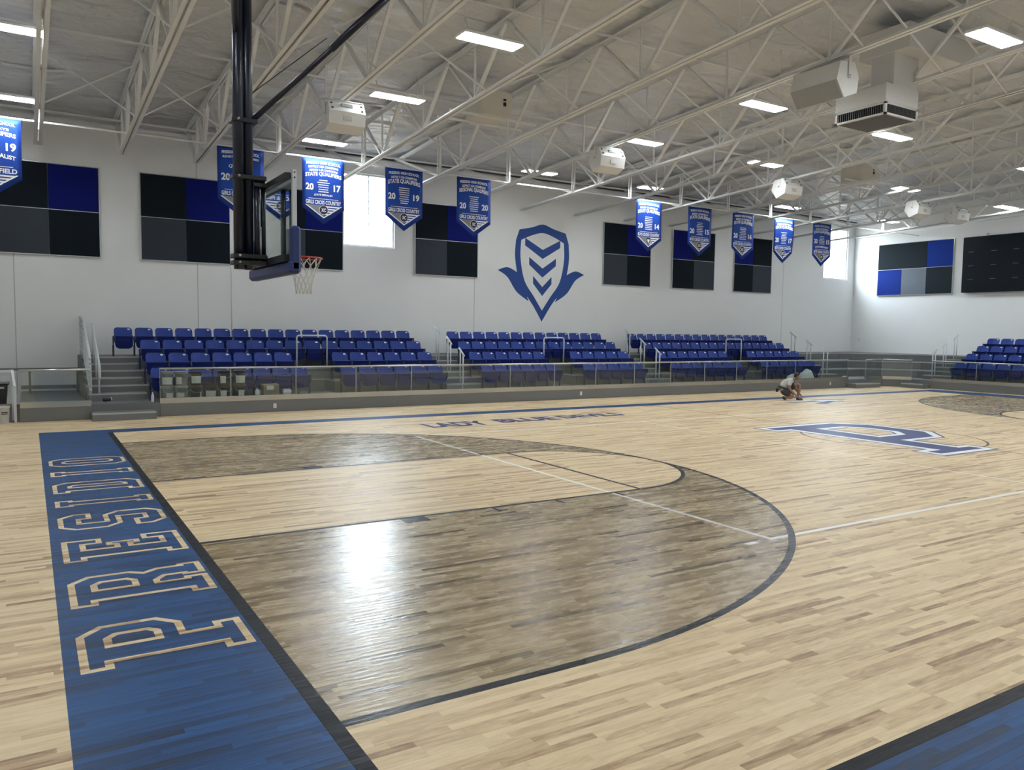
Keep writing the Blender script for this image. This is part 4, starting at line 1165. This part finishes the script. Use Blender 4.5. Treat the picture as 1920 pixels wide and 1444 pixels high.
# mast: paired pipes up to the roof with clamps
for dx, dy, rr_ in ((-0.415, -0.02, 0.066), (-0.295, 0.02, 0.062)):
    mb = MB(); mb.tube([(dx, dy, -0.03), (dx, dy, zb(0) - 2.9 - 0.08)], rr_, 14); part(mb, 'mast_pipe', 'navy_steel')
for z in (0.02, 0.10, 1.05, 1.72):
    mb = MB(); mb.bbox(-0.50, -0.10 if z < 1.5 else -0.20, -0.10, 0.10, z, z + 0.055, 0.008); cl = part(mb, 'clamp', 'black_steel')
    mb = MB(); mb.tube([(-0.43, -0.14, z + 0.03), (-0.43, -0.10, z + 0.03)], 0.014, 6); mb.build('bolt', 'frame_alu', cl)
mb = MB(); mb.tube([(-0.26, 0, 1.76), (1.75, 0, 3.86), (2.1, 0, 4.25)], 0.034, 10); part(mb, 'diagonal_brace', 'navy_steel')
mb = MB(); mb.tube([(0.75, 0.0, 2.82), (2.1, 0.0, 4.25)], 0.048, 10); part(mb, 'brace_sleeve', 'navy_steel')
mb = MB(); mb.tube([(-0.30, 0, 2.05), (0.7, 0.02, 2.95)], 0.006, 5); part(mb, 'cable', 'black_steel')
mb = MB(); mb.tube([(-0.42, -0.02, 2.70), (-0.62, -0.75, 4.40)], 0.035, 10); part(mb, 'mast_stay', 'navy_steel')
mb = MB(); mb.tube([(-0.30, 0.0, 2.55), (-0.20, 0.55, 4.40)], 0.04, 10); part(mb, 'mast_stay', 'navy_steel')
# rim and net
ring = [(0.38 + 0.229 * math.cos(2 * PI * k / 40), 0.229 * math.sin(2 * PI * k / 40), 0.15) for k in range(40)]
mb = MB(); mb.tube(ring, 0.010, 8, closed=True); mb.box(0.022, 0.16, -0.075, 0.075, 0.135, 0.150); mb.box(0.022, 0.035, -0.08, 0.08, 0.03, 0.15)
mb.bar((0.03, -0.05, 0.06), (0.17, -0.06, 0.14), 0.015, 0.02); mb.bar((0.03, 0.05, 0.06), (0.17, 0.06, 0.14), 0.015, 0.02)
rim = part(mb, 'rim', 'rim_orange')
mb = MB()
def net_r(t): return 0.225 * (1 - t) + 0.095 * t - 0.05 * math.sin(PI * t) * (0.6)
for k in range(12):
    for sgn in (-1, 1):
        pth = []
        for j in range(13):
            t = j / 12; ph = 2 * PI * (k / 12) + sgn * (2 * PI / 24) * (t * 5) + 0.06 * math.sin(t * 9 + k)
            pth.append((0.38 + net_r(t) * math.cos(ph), net_r(t) * math.sin(ph), 0.14 - 0.44 * t))
        mb.tube(pth, 0.0045, 4)
mb.build('net', 'net_cord', rim)

# ---------------------------------------------------------------- loudspeakers under the trusses
def speaker(label, loc, rotz, w_=0.80, sc=1.0):
    t = thing('loudspeaker', label, 'loudspeaker', loc, rotz, 'white loudspeakers under the roof')
    prof = [(-0.26, 0.02), (-0.22, -0.24), (0.10, -0.36), (0.30, -0.10), (0.22, 0.20), (-0.14, 0.24)]
    prof = [(a * sc, c_ * sc) for a, c_ in prof]
    mb = MB(); mb.prism(prof, lambda u, v, q: (q, u, v), -w_ / 2, w_ / 2); cab = mb.build('cabinet', 'speaker_white', t)
    mb = MB(); g = [(0.115 * sc, -0.352 * sc), (0.305 * sc, -0.105 * sc), (0.315 * sc, -0.11 * sc), (0.125 * sc, -0.362 * sc)]
    mb.prism(g, lambda u, v, q: (q, u, v), -w_ / 2 + 0.02, w_ / 2 - 0.02); mb.build('grille', 'grille_grey', cab)
    mb = MB(); d = w_ / 2 + 0.02; zt2 = zb(loc[1]) - 0.082 - loc[2]
    for s in (-1, 1): mb.box(s * d - 0.006, s * d + 0.006, -0.04, 0.04, -0.04, zt2)
    mb.box(-d, d, -0.04, 0.04, zt2 - 0.006, zt2 + 0.006); mb.build('bracket', 'speaker_white', t)
    for s in (-1, 1):
        mb = MB(); mb.tube([(s * w_ / 2, 0, 0), (s * (d + 0.02), 0, 0)], 0.025, 8); mb.build('knob', 'frame_alu', t)
        for zz, yy_ in ((0.19, -0.168), (0.08, -0.238)):
            mb = MB(); mb.bbox(s * (w_ / 2 - 0.07) - 0.022, s * (w_ / 2 - 0.07) + 0.022, yy_ * sc - 0.012, yy_ * sc + 0.01, zz * sc - 0.016, zz * sc + 0.016, 0.004); mb.build('bolt', 'black_steel', cab)
    mb = MB(); mb.bbox(-0.10, 0.10, -0.255 * sc, -0.236 * sc, -0.155 * sc, -0.055 * sc, 0.004); mb.build('label_plate', 'label_grey', cab)
    mb = MB(); mb.bbox(-0.13, 0.13, -0.215 * sc, -0.165 * sc, 0.125 * sc, 0.20 * sc, 0.01); mb.build('handle_recess', 'frame_alu', cab)
for x, y, z, lb in ((4.48, 6.60, 6.72, 'white loudspeaker hanging just right of the hoop mast'), (11.75, 6.70, 6.72, 'white loudspeaker hanging above the 2020 girls banner'),
                    (19.2, 6.95, 6.80, 'white loudspeaker hanging above the row of boys banners'), (26.5, 7.05, 6.84, 'white loudspeaker hanging left of another near the far end'),
                    (29.0, 7.00, 6.84, 'farthest small white loudspeaker nearest the end wall')):
    speaker(lb, (x, y, z), 0)
speaker('large grey-fronted loudspeaker hanging beside the square air unit', (11.75, 0.05, 7.0), PI / 2, 1.05, 1.15)

# ---------------------------------------------------------------- ceiling air unit and boxed units
r = thing('air_diffuser', 'square white air unit with dark louvres hanging under the roof', 'air unit', (13.84, 0.35, 6.60))
mb = MB(); mb.box(-0.50, 0.50, -0.53, 0.53, -0.002, 0.03); part(mb, 'bottom_panel', 'louver_dark', r)
mb = MB()
for z0_, z1_ in ((0.0, 0.035), (0.205, 0.24)):
    mb.box(-0.55, 0.55, -0.58, -0.53, z0_, z1_); mb.box(-0.55, 0.55, 0.53, 0.58, z0_, z1_); mb.box(-0.55, -0.50, -0.58, 0.58, z0_, z1_); mb.box(0.50, 0.55, -0.58, 0.58, z0_, z1_)
for sx_ in (-1, 1):
    for sy2 in (-1, 1): mb.box(sx_ * 0.525 - 0.025, sx_ * 0.525 + 0.025, sy2 * 0.555 - 0.025, sy2 * 0.555 + 0.025, 0, 0.24)
part(mb, 'louvre_frame', 'duct_white', r)
for k in range(22):
    u = -0.48 + 0.96 * k / 21
    mb = MB(); mb.box(u - 0.008, u + 0.008, -0.57, 0.57, 0.035, 0.205); part(mb, 'louvre', 'louver_dark', r)
for k in range(22):
    u = -0.50 + 1.0 * k / 21
    mb = MB(); mb.box(-0.54, 0.54, u - 0.008, u + 0.008, 0.035, 0.205); part(mb, 'louvre', 'louver_dark', r)
mb = MB(); mb.bbox(-0.55, 0.55, -0.58, 0.58, 0.24, 0.62, 0.01); part(mb, 'plenum', 'duct_white', r)
mb = MB(); mb.bbox(-0.30, 0.53, -0.56, -0.05, 0.61, 1.30, 0.01); part(mb, 'riser_duct', 'duct_white', r)
mb = MB(); mb.bbox(-0.36, 2.0, -0.90, 0.20, 1.25, 1.75, 0.01); part(mb, 'branch_duct', 'duct_white', r)
for x, y, lb in ((8.15, 6.75, 'beige boxed unit on two rails under the roof above the girls banners'), (22.3, 6.6, 'beige boxed unit under the roof above the boys banners')):
    r = thing('roof_unit', lb, 'roof unit', (x, y, 7.16), 0, 'beige boxed units under the roof')
    mb = MB(); mb.bbox(-0.42, 0.42, -0.38, 0.40, 0.06, 0.66, 0.012); cab = part(mb, 'cabinet', 'beige_panel', r)
    mb = MB(); mb.bbox(0.18, 0.26, -0.392, -0.378, 0.44, 0.49, 0.004); mb.build('label_plate', 'black_steel', cab)
    mb = MB(); mb.bbox(0.18, 0.26, -0.392, -0.378, 0.32, 0.41, 0.004); mb.build('label_plate', 'black_steel', cab)
    for yy_ in (-0.32, 0.34):
        mb = MB(); mb.bar((-1.2, yy_, 0.03), (1.15, yy_, 0.03), 0.05, 0.05); part(mb, 'support_rail', 'steel_white', r)

# ---------------------------------------------------------------- things on the terrace
def bucket(label, group, loc, mat, lab=None, rot=0.0):
    t = thing('bucket', label, 'bucket', loc, rot, group)
    mb = MB(); mb.lathe([(0.128, 0), (0.132, 0.004), (0.147, 0.30), (0.155, 0.302), (0.155, 0.312), (0.148, 0.314), (0.149, 0.335)], 24); mb.build('pail', mat, t)
    mb = MB(); mb.lathe([(0.158, 0.330), (0.160, 0.338), (0.160, 0.352), (0.150, 0.358), (0.146, 0.350)], 24); mb.build('lid', mat, t)
    if lab:
        V, F = [], []
        a0, a1, z0, z1 = lab
        n = 10
        for i in range(n + 1):
            a = a0 + (a1 - a0) * i / n
            for z in (z0, z1):
                rr_ = 0.134 + 0.015 * z / 0.30; V.append((rr_ * math.sin(a), -rr_ * math.cos(a), z))
        for i in range(n): F.append((2 * i, 2 * i + 2, 2 * i + 3, 2 * i + 1))
        mb = MB(); mb._add(V, F, True); mb.build('label', 'label_white', t)
    hp = [(0.15 * math.cos(PI * k / 10), -0.152 - 0.02 * math.sin(PI * k / 10), 0.29 - 0.11 * math.sin(PI * k / 10)) for k in range(11)]
    mb = MB(); mb.tube(hp, 0.004, 5); mb.build('handle', 'frame_alu', t)
bz = L0; gy = 10.76
G1 = 'grey pails stacked behind the glass'; G2 = 'black pails standing behind the glass'
bucket('lower grey pail of the leftmost stack behind the glass', G1, (1.46, gy, bz), 'bucket_grey', (-0.5, 0.9, 0.05, 0.19), 0.2)
bucket('upper grey pail of the leftmost stack behind the glass', G1, (1.46, gy, bz + 0.352), 'bucket_grey', (-1.0, 0.8, 0.05, 0.22))
bucket('lower grey pail of the second stack behind the glass', G1, (1.79, gy, bz), 'bucket_grey', (-1.2, 0.3, 0.05, 0.19))
bucket('upper grey pail of the second stack behind the glass', G1, (1.79, gy, bz + 0.352), 'bucket_grey', (-1.2, -0.1, 0.05, 0.22))
bucket('lower black pail of the stack beside the grey pails', G2, (2.12, gy, bz), 'bucket_black', (0.6, 1.0, 0.05, 0.20))
bucket('upper black pail with wide label beside the grey pails', G2, (2.12, gy, bz + 0.352), 'bucket_black', (-0.9, 0.9, 0.06, 0.24))
bucket('single black pail with wide label standing alone between two black stacks', G2, (2.46, gy, bz), 'bucket_black', (-1.0, 1.0, 0.04, 0.22))
bucket('lower black pail of the middle black stack', G2, (2.80, gy, bz), 'bucket_black', (-0.9, 0.2, 0.05, 0.22))
bucket('upper black pail of the middle black stack', G2, (2.80, gy, bz + 0.352), 'bucket_black', (-0.9, 0.1, 0.05, 0.23))
bucket('lower black pail of the stack farthest from the stairs', G2, (3.18, gy, bz), 'bucket_black', (-0.4, 0.7, 0.05, 0.22))
bucket('upper black pail of the stack farthest from the stairs', G2, (3.18, gy, bz + 0.352), 'bucket_black', (-0.9, 0.9, 0.05, 0.24))
t = thing('plastic_jug', 'small white plastic jug between the black pails and cardboard box', 'jug', (3.62, gy, L0))
mb = MB(); mb.lathe([(0.058, 0), (0.062, 0.01), (0.062, 0.15), (0.050, 0.19), (0.022, 0.215)], 16); mb.build('body', 'bucket_white', t)
mb = MB(); mb.lathe([(0.026, 0.213), (0.026, 0.24), (0.022, 0.243)], 12); mb.build('cap', 'bucket_white', t)
mb = MB(); mb.tube([(0.045, 0, 0.19), (0.085, 0, 0.185), (0.09, 0, 0.11), (0.06, 0, 0.09)], 0.010, 6); mb.build('handle', 'bucket_white', t)
t = thing('cardboard_box', 'brown cardboard box behind the glass railing', 'box', (3.96, gy + 0.05, L0))
mb = MB(); mb.bbox(-0.20, 0.20, -0.15, 0.15, 0, 0.34, 0.004); bx_ = mb.build('carton', 'cardboard', t)
mb = MB(); mb.box(-0.12, 0.06, -0.1515, -0.150, 0.20, 0.31); mb.build('label', 'label_white', bx_)
mb = MB(); mb.box(-0.20, 0.20, -0.025, 0.025, 0.340, 0.3415); mb.build('tape', 'label_grey', bx_)
t = thing('lidded_box', 'small white lidded box right of the cardboard box', 'box', (4.38, gy, L0))
mb = MB(); mb.bbox(-0.105, 0.105, -0.08, 0.08, 0, 0.13, 0.006); mb.build('body', 'label_grey', t)
mb = MB(); mb.prism([(-0.11, 0.12), (-0.095, 0.20), (0.095, 0.20), (0.11, 0.12)], lambda u, v, w_: (u, w_, v), -0.085, 0.085); mb.build('lid', 'plate_white', t)
t = thing('drink_bottle', 'clear plastic water bottle on the landing by the left stairs', 'bottle', (1.10, 10.52, L0))
mb = MB(); mb.lathe([(0.032, 0), (0.035, 0.01), (0.033, 0.06), (0.035, 0.13), (0.028, 0.165), (0.013, 0.195), (0.013, 0.205)], 14); mb.build('body', 'bottle_plastic', t)
mb = MB(); mb.lathe([(0.016, 0.203), (0.016, 0.222), (0.013, 0.224)], 12); mb.build('cap', 'plate_white', t)
t = thing('tumbler', 'dark tumbler lying on its side on the left landing', 'tumbler', (0.16, 11.02, L0 + 0.047))
mb = MB(); mb.lathe([(0.036, -0.09), (0.038, -0.085), (0.046, 0.085)], 16); o = mb.build('cup', 'bucket_black', t); o.rotation_euler = (0, PI / 2 - 0.06, 0.25)
mb = MB(); mb.lathe([(0.047, 0.080), (0.047, 0.098), (0.042, 0.100)], 16); o = mb.build('lid', 'frame_alu', t); o.rotation_euler = (0, PI / 2 - 0.06, 0.25)
# pale cloth bundles by the corner
def bundle(name, label, loc, sx_, sy2, sz_, seed):
    mb = MB(); V, F = [], []; nu, nv = 22, 10
    for j in range(nv + 1):
        for i in range(nu):
            a = 2 * PI * i / nu; e = PI / 2 * j / nv
            k = 1 + 0.22 * noise.noise(Vector((math.cos(a) * 2 + seed, math.sin(a) * 2, e * 2)))
            V.append((sx_ * math.cos(a) * math.cos(e) * k, sy2 * math.sin(a) * math.cos(e) * k, sz_ * math.sin(e) ** 0.8 * k))
    for j in range(nv):
        for i in range(nu): F.append((j * nu + i, j * nu + (i + 1) % nu, (j + 1) * nu + (i + 1) % nu, (j + 1) * nu + i))
    F.append(list(range(nu))[::-1])
    mb._add(V, F, True); o = mb.build(name, 'cloth_pale'); o.location = loc
    tag(o, label, 'cloth', 'pale cloth bundles behind the worker')
bundle('cloth_bundle', 'large pale cloth bundle on the platform behind the worker', (25.35, 10.72, L0), 0.42, 0.18, 0.40, 2.0)
bundle('cloth_bundle', 'small pale cloth bundle peeking out left of the worker', (24.50, 10.72, L0), 0.30, 0.16, 0.24, 5.0)
bundle('cloth_bundle', 'tiny white rag beside the corner step opening', (27.62, 10.60, L0), 0.16, 0.10, 0.12, 9.0)
# bin and paint bucket at the left edge
t = thing('waste_bin', 'black plastic bin at the left edge beside the platform', 'bin', (-2.16, 11.25, 0))
mb = MB(); mb.prism([(-0.26, 0), (0.26, 0), (0.33, 0.80), (-0.33, 0.80)], lambda u, v, w_: (u, w_, v), -0.25, 0.25); mb.build('body', 'bin_black', t)
mb = MB(); mb.bbox(-0.36, 0.36, -0.28, 0.28, 0.79, 0.83, 0.01); mb.build('rim', 'bin_black', t)
mb = MB(); mb.box(0.06, 0.26, -0.262, -0.25, 0.70, 0.745); mb.build('label', 'label_grey', t)
t = thing('paint_bucket', 'white paint bucket with green label on the floor at the left edge', 'bucket', (-1.95, 10.30, 0))
mb = MB(); mb.lathe([(0.135, 0), (0.14, 0.005), (0.158, 0.34), (0.168, 0.345), (0.168, 0.365), (0.155, 0.37)], 24); mb.build('pail', 'bucket_white', t)
mb = MB(); V, F = [], []
for i in range(11):
    a = 0.1 + 1.2 * i / 10
    for z in (0.05, 0.10 + 0.07 * i / 10): V.append(((0.139 + 0.02 * z) * math.sin(a), -(0.139 + 0.02 * z) * math.cos(a), z))
for i in range(10): F.append((2 * i, 2 * i + 2, 2 * i + 3, 2 * i + 1))
mb._add(V, F, True); mb.build('label', 'label_green', t)
for k, zz in enumerate((0.20, 0.235)):
    mb = MB(); V, F = [], []
    for i in range(9):
        a = 0.0 + 0.9 * i / 8
        for z in (zz, zz + 0.018): V.append(((0.139 + 0.06 * z) * math.sin(a), -(0.139 + 0.06 * z) * math.cos(a), z))
    for i in range(8): F.append((2 * i, 2 * i + 2, 2 * i + 3, 2 * i + 1))
    mb._add(V, F, True); mb.build('printed_line', 'bucket_black', t)
mb = MB(); mb.bar((-0.16, -0.02, 0.395), (0.20, -0.10, 0.41), 0.05, 0.03); mb.build('stir_stick', 'cardboard', t)
# sockets and switch
for x, z, lb in ((3.96, 0.15, 'white wall socket on the platform front below the cardboard box'), (13.75, 0.17, 'white wall socket on the platform front in the middle'), (26.34, 0.19, 'white wall socket on the platform front beside the worker')):
    t = thing('wall_socket', lb, 'socket', (x, Y0 - 0.013, z), 0, 'white sockets on the platform front')
    mb = MB(); mb.bbox(-0.04, 0.04, -0.008, 0.0, -0.06, 0.06, 0.003); pl = mb.build('cover', 'switch_white', t)
    for dz in (-0.024, 0.024):
        mb = MB(); mb.bbox(-0.016, 0.016, -0.011, -0.006, dz - 0.014, dz + 0.014, 0.003); mb.build('outlet', 'label_grey', pl)
t = thing('wall_switch', 'small switch plate on the end wall near the corner', 'switch', (XE, 14.55, 1.95))
mb = MB(); mb.bbox(-0.010, 0, -0.045, 0.045, -0.07, 0.07, 0.003); pl = mb.build('cover', 'switch_white', t)
mb = MB(); mb.bbox(-0.018, -0.008, -0.012, 0.012, -0.025, 0.025, 0.003); mb.build('toggle', 'label_grey', pl)

# ---------------------------------------------------------------- crouching worker
def skin_body(name, chains, mat, parent, levels=2, root_first=True):
    """chains: list of lists of (point, radius); the first point of later chains may be an index into earlier verts"""
    V, E, R = [], [], []
    for ch in chains:
        prev = None
        for it in ch:
            if isinstance(it, int): prev = it; continue
            p, r_ = it
            V.append(p); R.append(r_ if isinstance(r_, tuple) else (r_, r_)); i = len(V) - 1
            if prev is not None: E.append((prev, i))
            prev = i
    me = bpy.data.meshes.new(name); me.from_pydata(V, E, [])
    o = bpy.data.objects.new(name, me); C.objects.link(o)
    bm = bmesh.new(); bm.from_mesh(me)
    lay = bm.verts.layers.skin.verify(); bm.verts.ensure_lookup_table()
    for i, v in enumerate(bm.verts):
        v[lay].radius = R[i]; v[lay].use_root = (i == 0)
    bm.to_mesh(me); bm.free()
    sk = o.modifiers.new('skin', 'SKIN'); sk.use_smooth_shade = True
    sb = o.modifiers.new('sub', 'SUBSURF'); sb.levels = levels; sb.render_levels = levels
    dg = bpy.context.evaluated_depsgraph_get()
    m2 = bpy.data.meshes.new_from_object(o.evaluated_get(dg))
    m2.name = name
    bpy.data.objects.remove(o)
    m2.materials.clear(); m2.materials.append(MATS[mat])
    m2.polygons.foreach_set('use_smooth', [True] * len(m2.polygons))
    return link(name, m2, parent)
person = thing('person', 'person in grey shirt and dark shorts crouching to paint the court', 'person', (19.9, 7.1, 0), -0.885)
# local x to the picture's right, y away from the camera
body_ch = [
    [((-0.27, 0, 0.33), 0.120), ((-0.24, 0, 0.44), 0.120), ((-0.16, 0, 0.57), 0.125), ((-0.04, 0, 0.655), (0.130, 0.115)), ((0.065, 0, 0.685), 0.060), ((0.125, 0, 0.705), 0.050),
     ((0.185, 0, 0.735), 0.074), ((0.205, 0, 0.79), (0.090, 0.086)), ((0.195, 0, 0.845), 0.072)],
    [3, ((-0.02, -0.17, 0.62), 0.062), ((-0.05, -0.21, 0.50), 0.050), ((-0.035, -0.22, 0.385), 0.044), ((0.09, -0.19, 0.26), 0.037), ((0.19, -0.15, 0.16), 0.028), ((0.225, -0.14, 0.13), (0.036, 0.022))],
    [3, ((0.0, 0.17, 0.62), 0.062), ((0.05, 0.22, 0.50), 0.050), ((0.10, 0.22, 0.40), 0.044), ((0.22, 0.12, 0.29), 0.036), ((0.30, 0.03, 0.20), 0.028), ((0.33, 0.02, 0.17), (0.036, 0.022))],
    [0, ((-0.24, -0.10, 0.32), 0.110), ((-0.10, -0.14, 0.25), 0.095), ((0.07, -0.15, 0.165), 0.070), ((0.05, -0.15, 0.105), 0.058), ((-0.09, -0.13, 0.10), 0.054), ((-0.19, -0.12, 0.10), 0.040), ((-0.215, -0.12, 0.06), 0.040)],
    [0, ((-0.22, 0.09, 0.35), 0.110), ((-0.03, 0.11, 0.43), 0.100), ((0.21, 0.12, 0.53), 0.076), ((0.265, 0.12, 0.49), 0.064), ((0.26, 0.11, 0.34), 0.060), ((0.24, 0.09, 0.18), 0.042), ((0.235, 0.08, 0.09), 0.042)],
]
body = skin_body('body', body_ch, 'skin', person)
# fingers on both hands
def hand(base, dirv, side):
    d = Vector(dirv).normalized(); s = Vector(side).normalized(); dn = Vector((0, 0, -1))
    for k, ln in enumerate((0.060, 0.072, 0.066, 0.050)):
        b0 = Vector(base) + s * (-0.027 + 0.018 * k)
        MBf.tube([b0 - d * 0.015, b0 + d * ln * 0.5 + dn * 0.006, b0 + d * ln * 0.85 + dn * 0.024, b0 + d * ln + dn * 0.042], [0.0095, 0.009, 0.0085, 0.006], 7)
    tb_ = Vector(base) - s * 0.034 - d * 0.03
    MBf.tube([tb_, tb_ - s * 0.018 + d * 0.03 + dn * 0.012, tb_ - s * 0.010 + d * 0.06 + dn * 0.028], [0.011, 0.010, 0.007], 7)
MBf = MB(); hand((0.24, -0.135, 0.122), (0.8, 0.25, -0.40), (0.30, -0.9, 0)); hand((0.345, 0.015, 0.162), (0.8, -0.35, -0.40), (0.4, 0.9, 0))
MBf.build('fingers', 'skin', person)
# face: nose, ears, eyes, mouth
mb = MB()
mb.tube([(0.280, 0, 0.795), (0.305, 0, 0.755), (0.280, 0, 0.748)], [0.010, 0.017, 0.010], 8)
for s_2 in (-1, 1): mb.tube([(0.195, 0.086 * s_2, 0.745), (0.180, 0.096 * s_2, 0.77), (0.188, 0.086 * s_2, 0.80)], [0.012, 0.016, 0.010], 6)
mb.build('face_features', 'skin', person)
mb = MB()
for s_2 in (-1, 1):
    mb.tube([(0.282, 0.036 * s_2 - 0.014, 0.790), (0.284, 0.036 * s_2 + 0.014, 0.790)], 0.007, 6)
    mb.tube([(0.284, 0.038 * s_2 - 0.020, 0.812), (0.284, 0.038 * s_2 + 0.020, 0.812)], 0.006, 6)
mb.tube([(0.262, -0.026, 0.712), (0.266, 0.026, 0.712)], 0.006, 6)
mb.build('eyes_and_mouth', 'hair_black', person)
hair = skin_body('hair', [[((0.235, 0, 0.872), (0.075, 0.060)), ((0.180, 0, 0.862), (0.102, 0.092)), ((0.130, 0, 0.805), (0.098, 0.080)), ((0.120, 0, 0.745), (0.070, 0.055))]], 'hair_black', person)
shirt = skin_body('shirt', [
    [((-0.245, 0, 0.415), 0.140), ((-0.215, 0, 0.48), 0.145), ((-0.155, 0, 0.57), 0.150), ((-0.045, 0, 0.650), (0.150, 0.138)), ((0.055, 0, 0.680), 0.085), ((0.085, 0, 0.690), 0.066)],
    [3, ((-0.02, -0.17, 0.62), 0.080), ((-0.045, -0.205, 0.53), 0.070), ((-0.048, -0.21, 0.48), 0.068)],
    [3, ((0.0, 0.17, 0.62), 0.080), ((0.04, 0.21, 0.53), 0.070), ((0.05, 0.22, 0.48), 0.068)]], 'shirt_grey', person)
shorts = skin_body('shorts', [
    [((-0.27, 0, 0.32), 0.168), ((-0.25, 0, 0.41), 0.150)],
    [0, ((-0.24, -0.10, 0.31), 0.150), ((-0.10, -0.14, 0.25), 0.122), ((0.03, -0.15, 0.19), 0.092)],
    [0, ((-0.22, 0.09, 0.35), 0.132), ((-0.03, 0.11, 0.43), 0.120), ((0.17, 0.12, 0.515), 0.098)]], 'shorts_dark', person)
mb = MB(); ringb = [(-0.248 + 0.142 * 0.96 * math.cos(2 * PI * k / 20), 0.150 * math.sin(2 * PI * k / 20), 0.405 - 0.142 * 0.28 * math.cos(2 * PI * k / 20)) for k in range(20)]
mb.tube(ringb, 0.028, 8, closed=True); mb.bbox(-0.46, -0.39, -0.13, -0.04, 0.27, 0.39, 0.015); mb.build('tool_belt', 'belt_black', person)
def shoe(pts, name='shoe'):
    return skin_body(name, [pts], 'shoe_brown', person)
shoe([((0.17, 0.075, 0.062), (0.060, 0.056)), ((0.235, 0.07, 0.058), (0.054, 0.054)), ((0.31, 0.06, 0.046), (0.050, 0.042)), ((0.39, 0.05, 0.040), (0.045, 0.036))])
shoe([((-0.205, -0.12, 0.14), (0.054, 0.058)), ((-0.215, -0.12, 0.08), (0.056, 0.054)), ((-0.18, -0.125, 0.046), (0.055, 0.042)), ((-0.12, -0.13, 0.040), (0.048, 0.036))])
mb = MB(); mb.tube([(0.315, -0.115, 0.060), (0.38, -0.08, 0.010)], 0.008, 6); brush = mb.build('paint_brush', 'cardboard')
brush.location = (19.9, 7.1, 0); brush.rotation_euler = (0, 0, -0.885)
tag(brush, 'thin paint brush held in the crouching person\'s hand', 'brush')
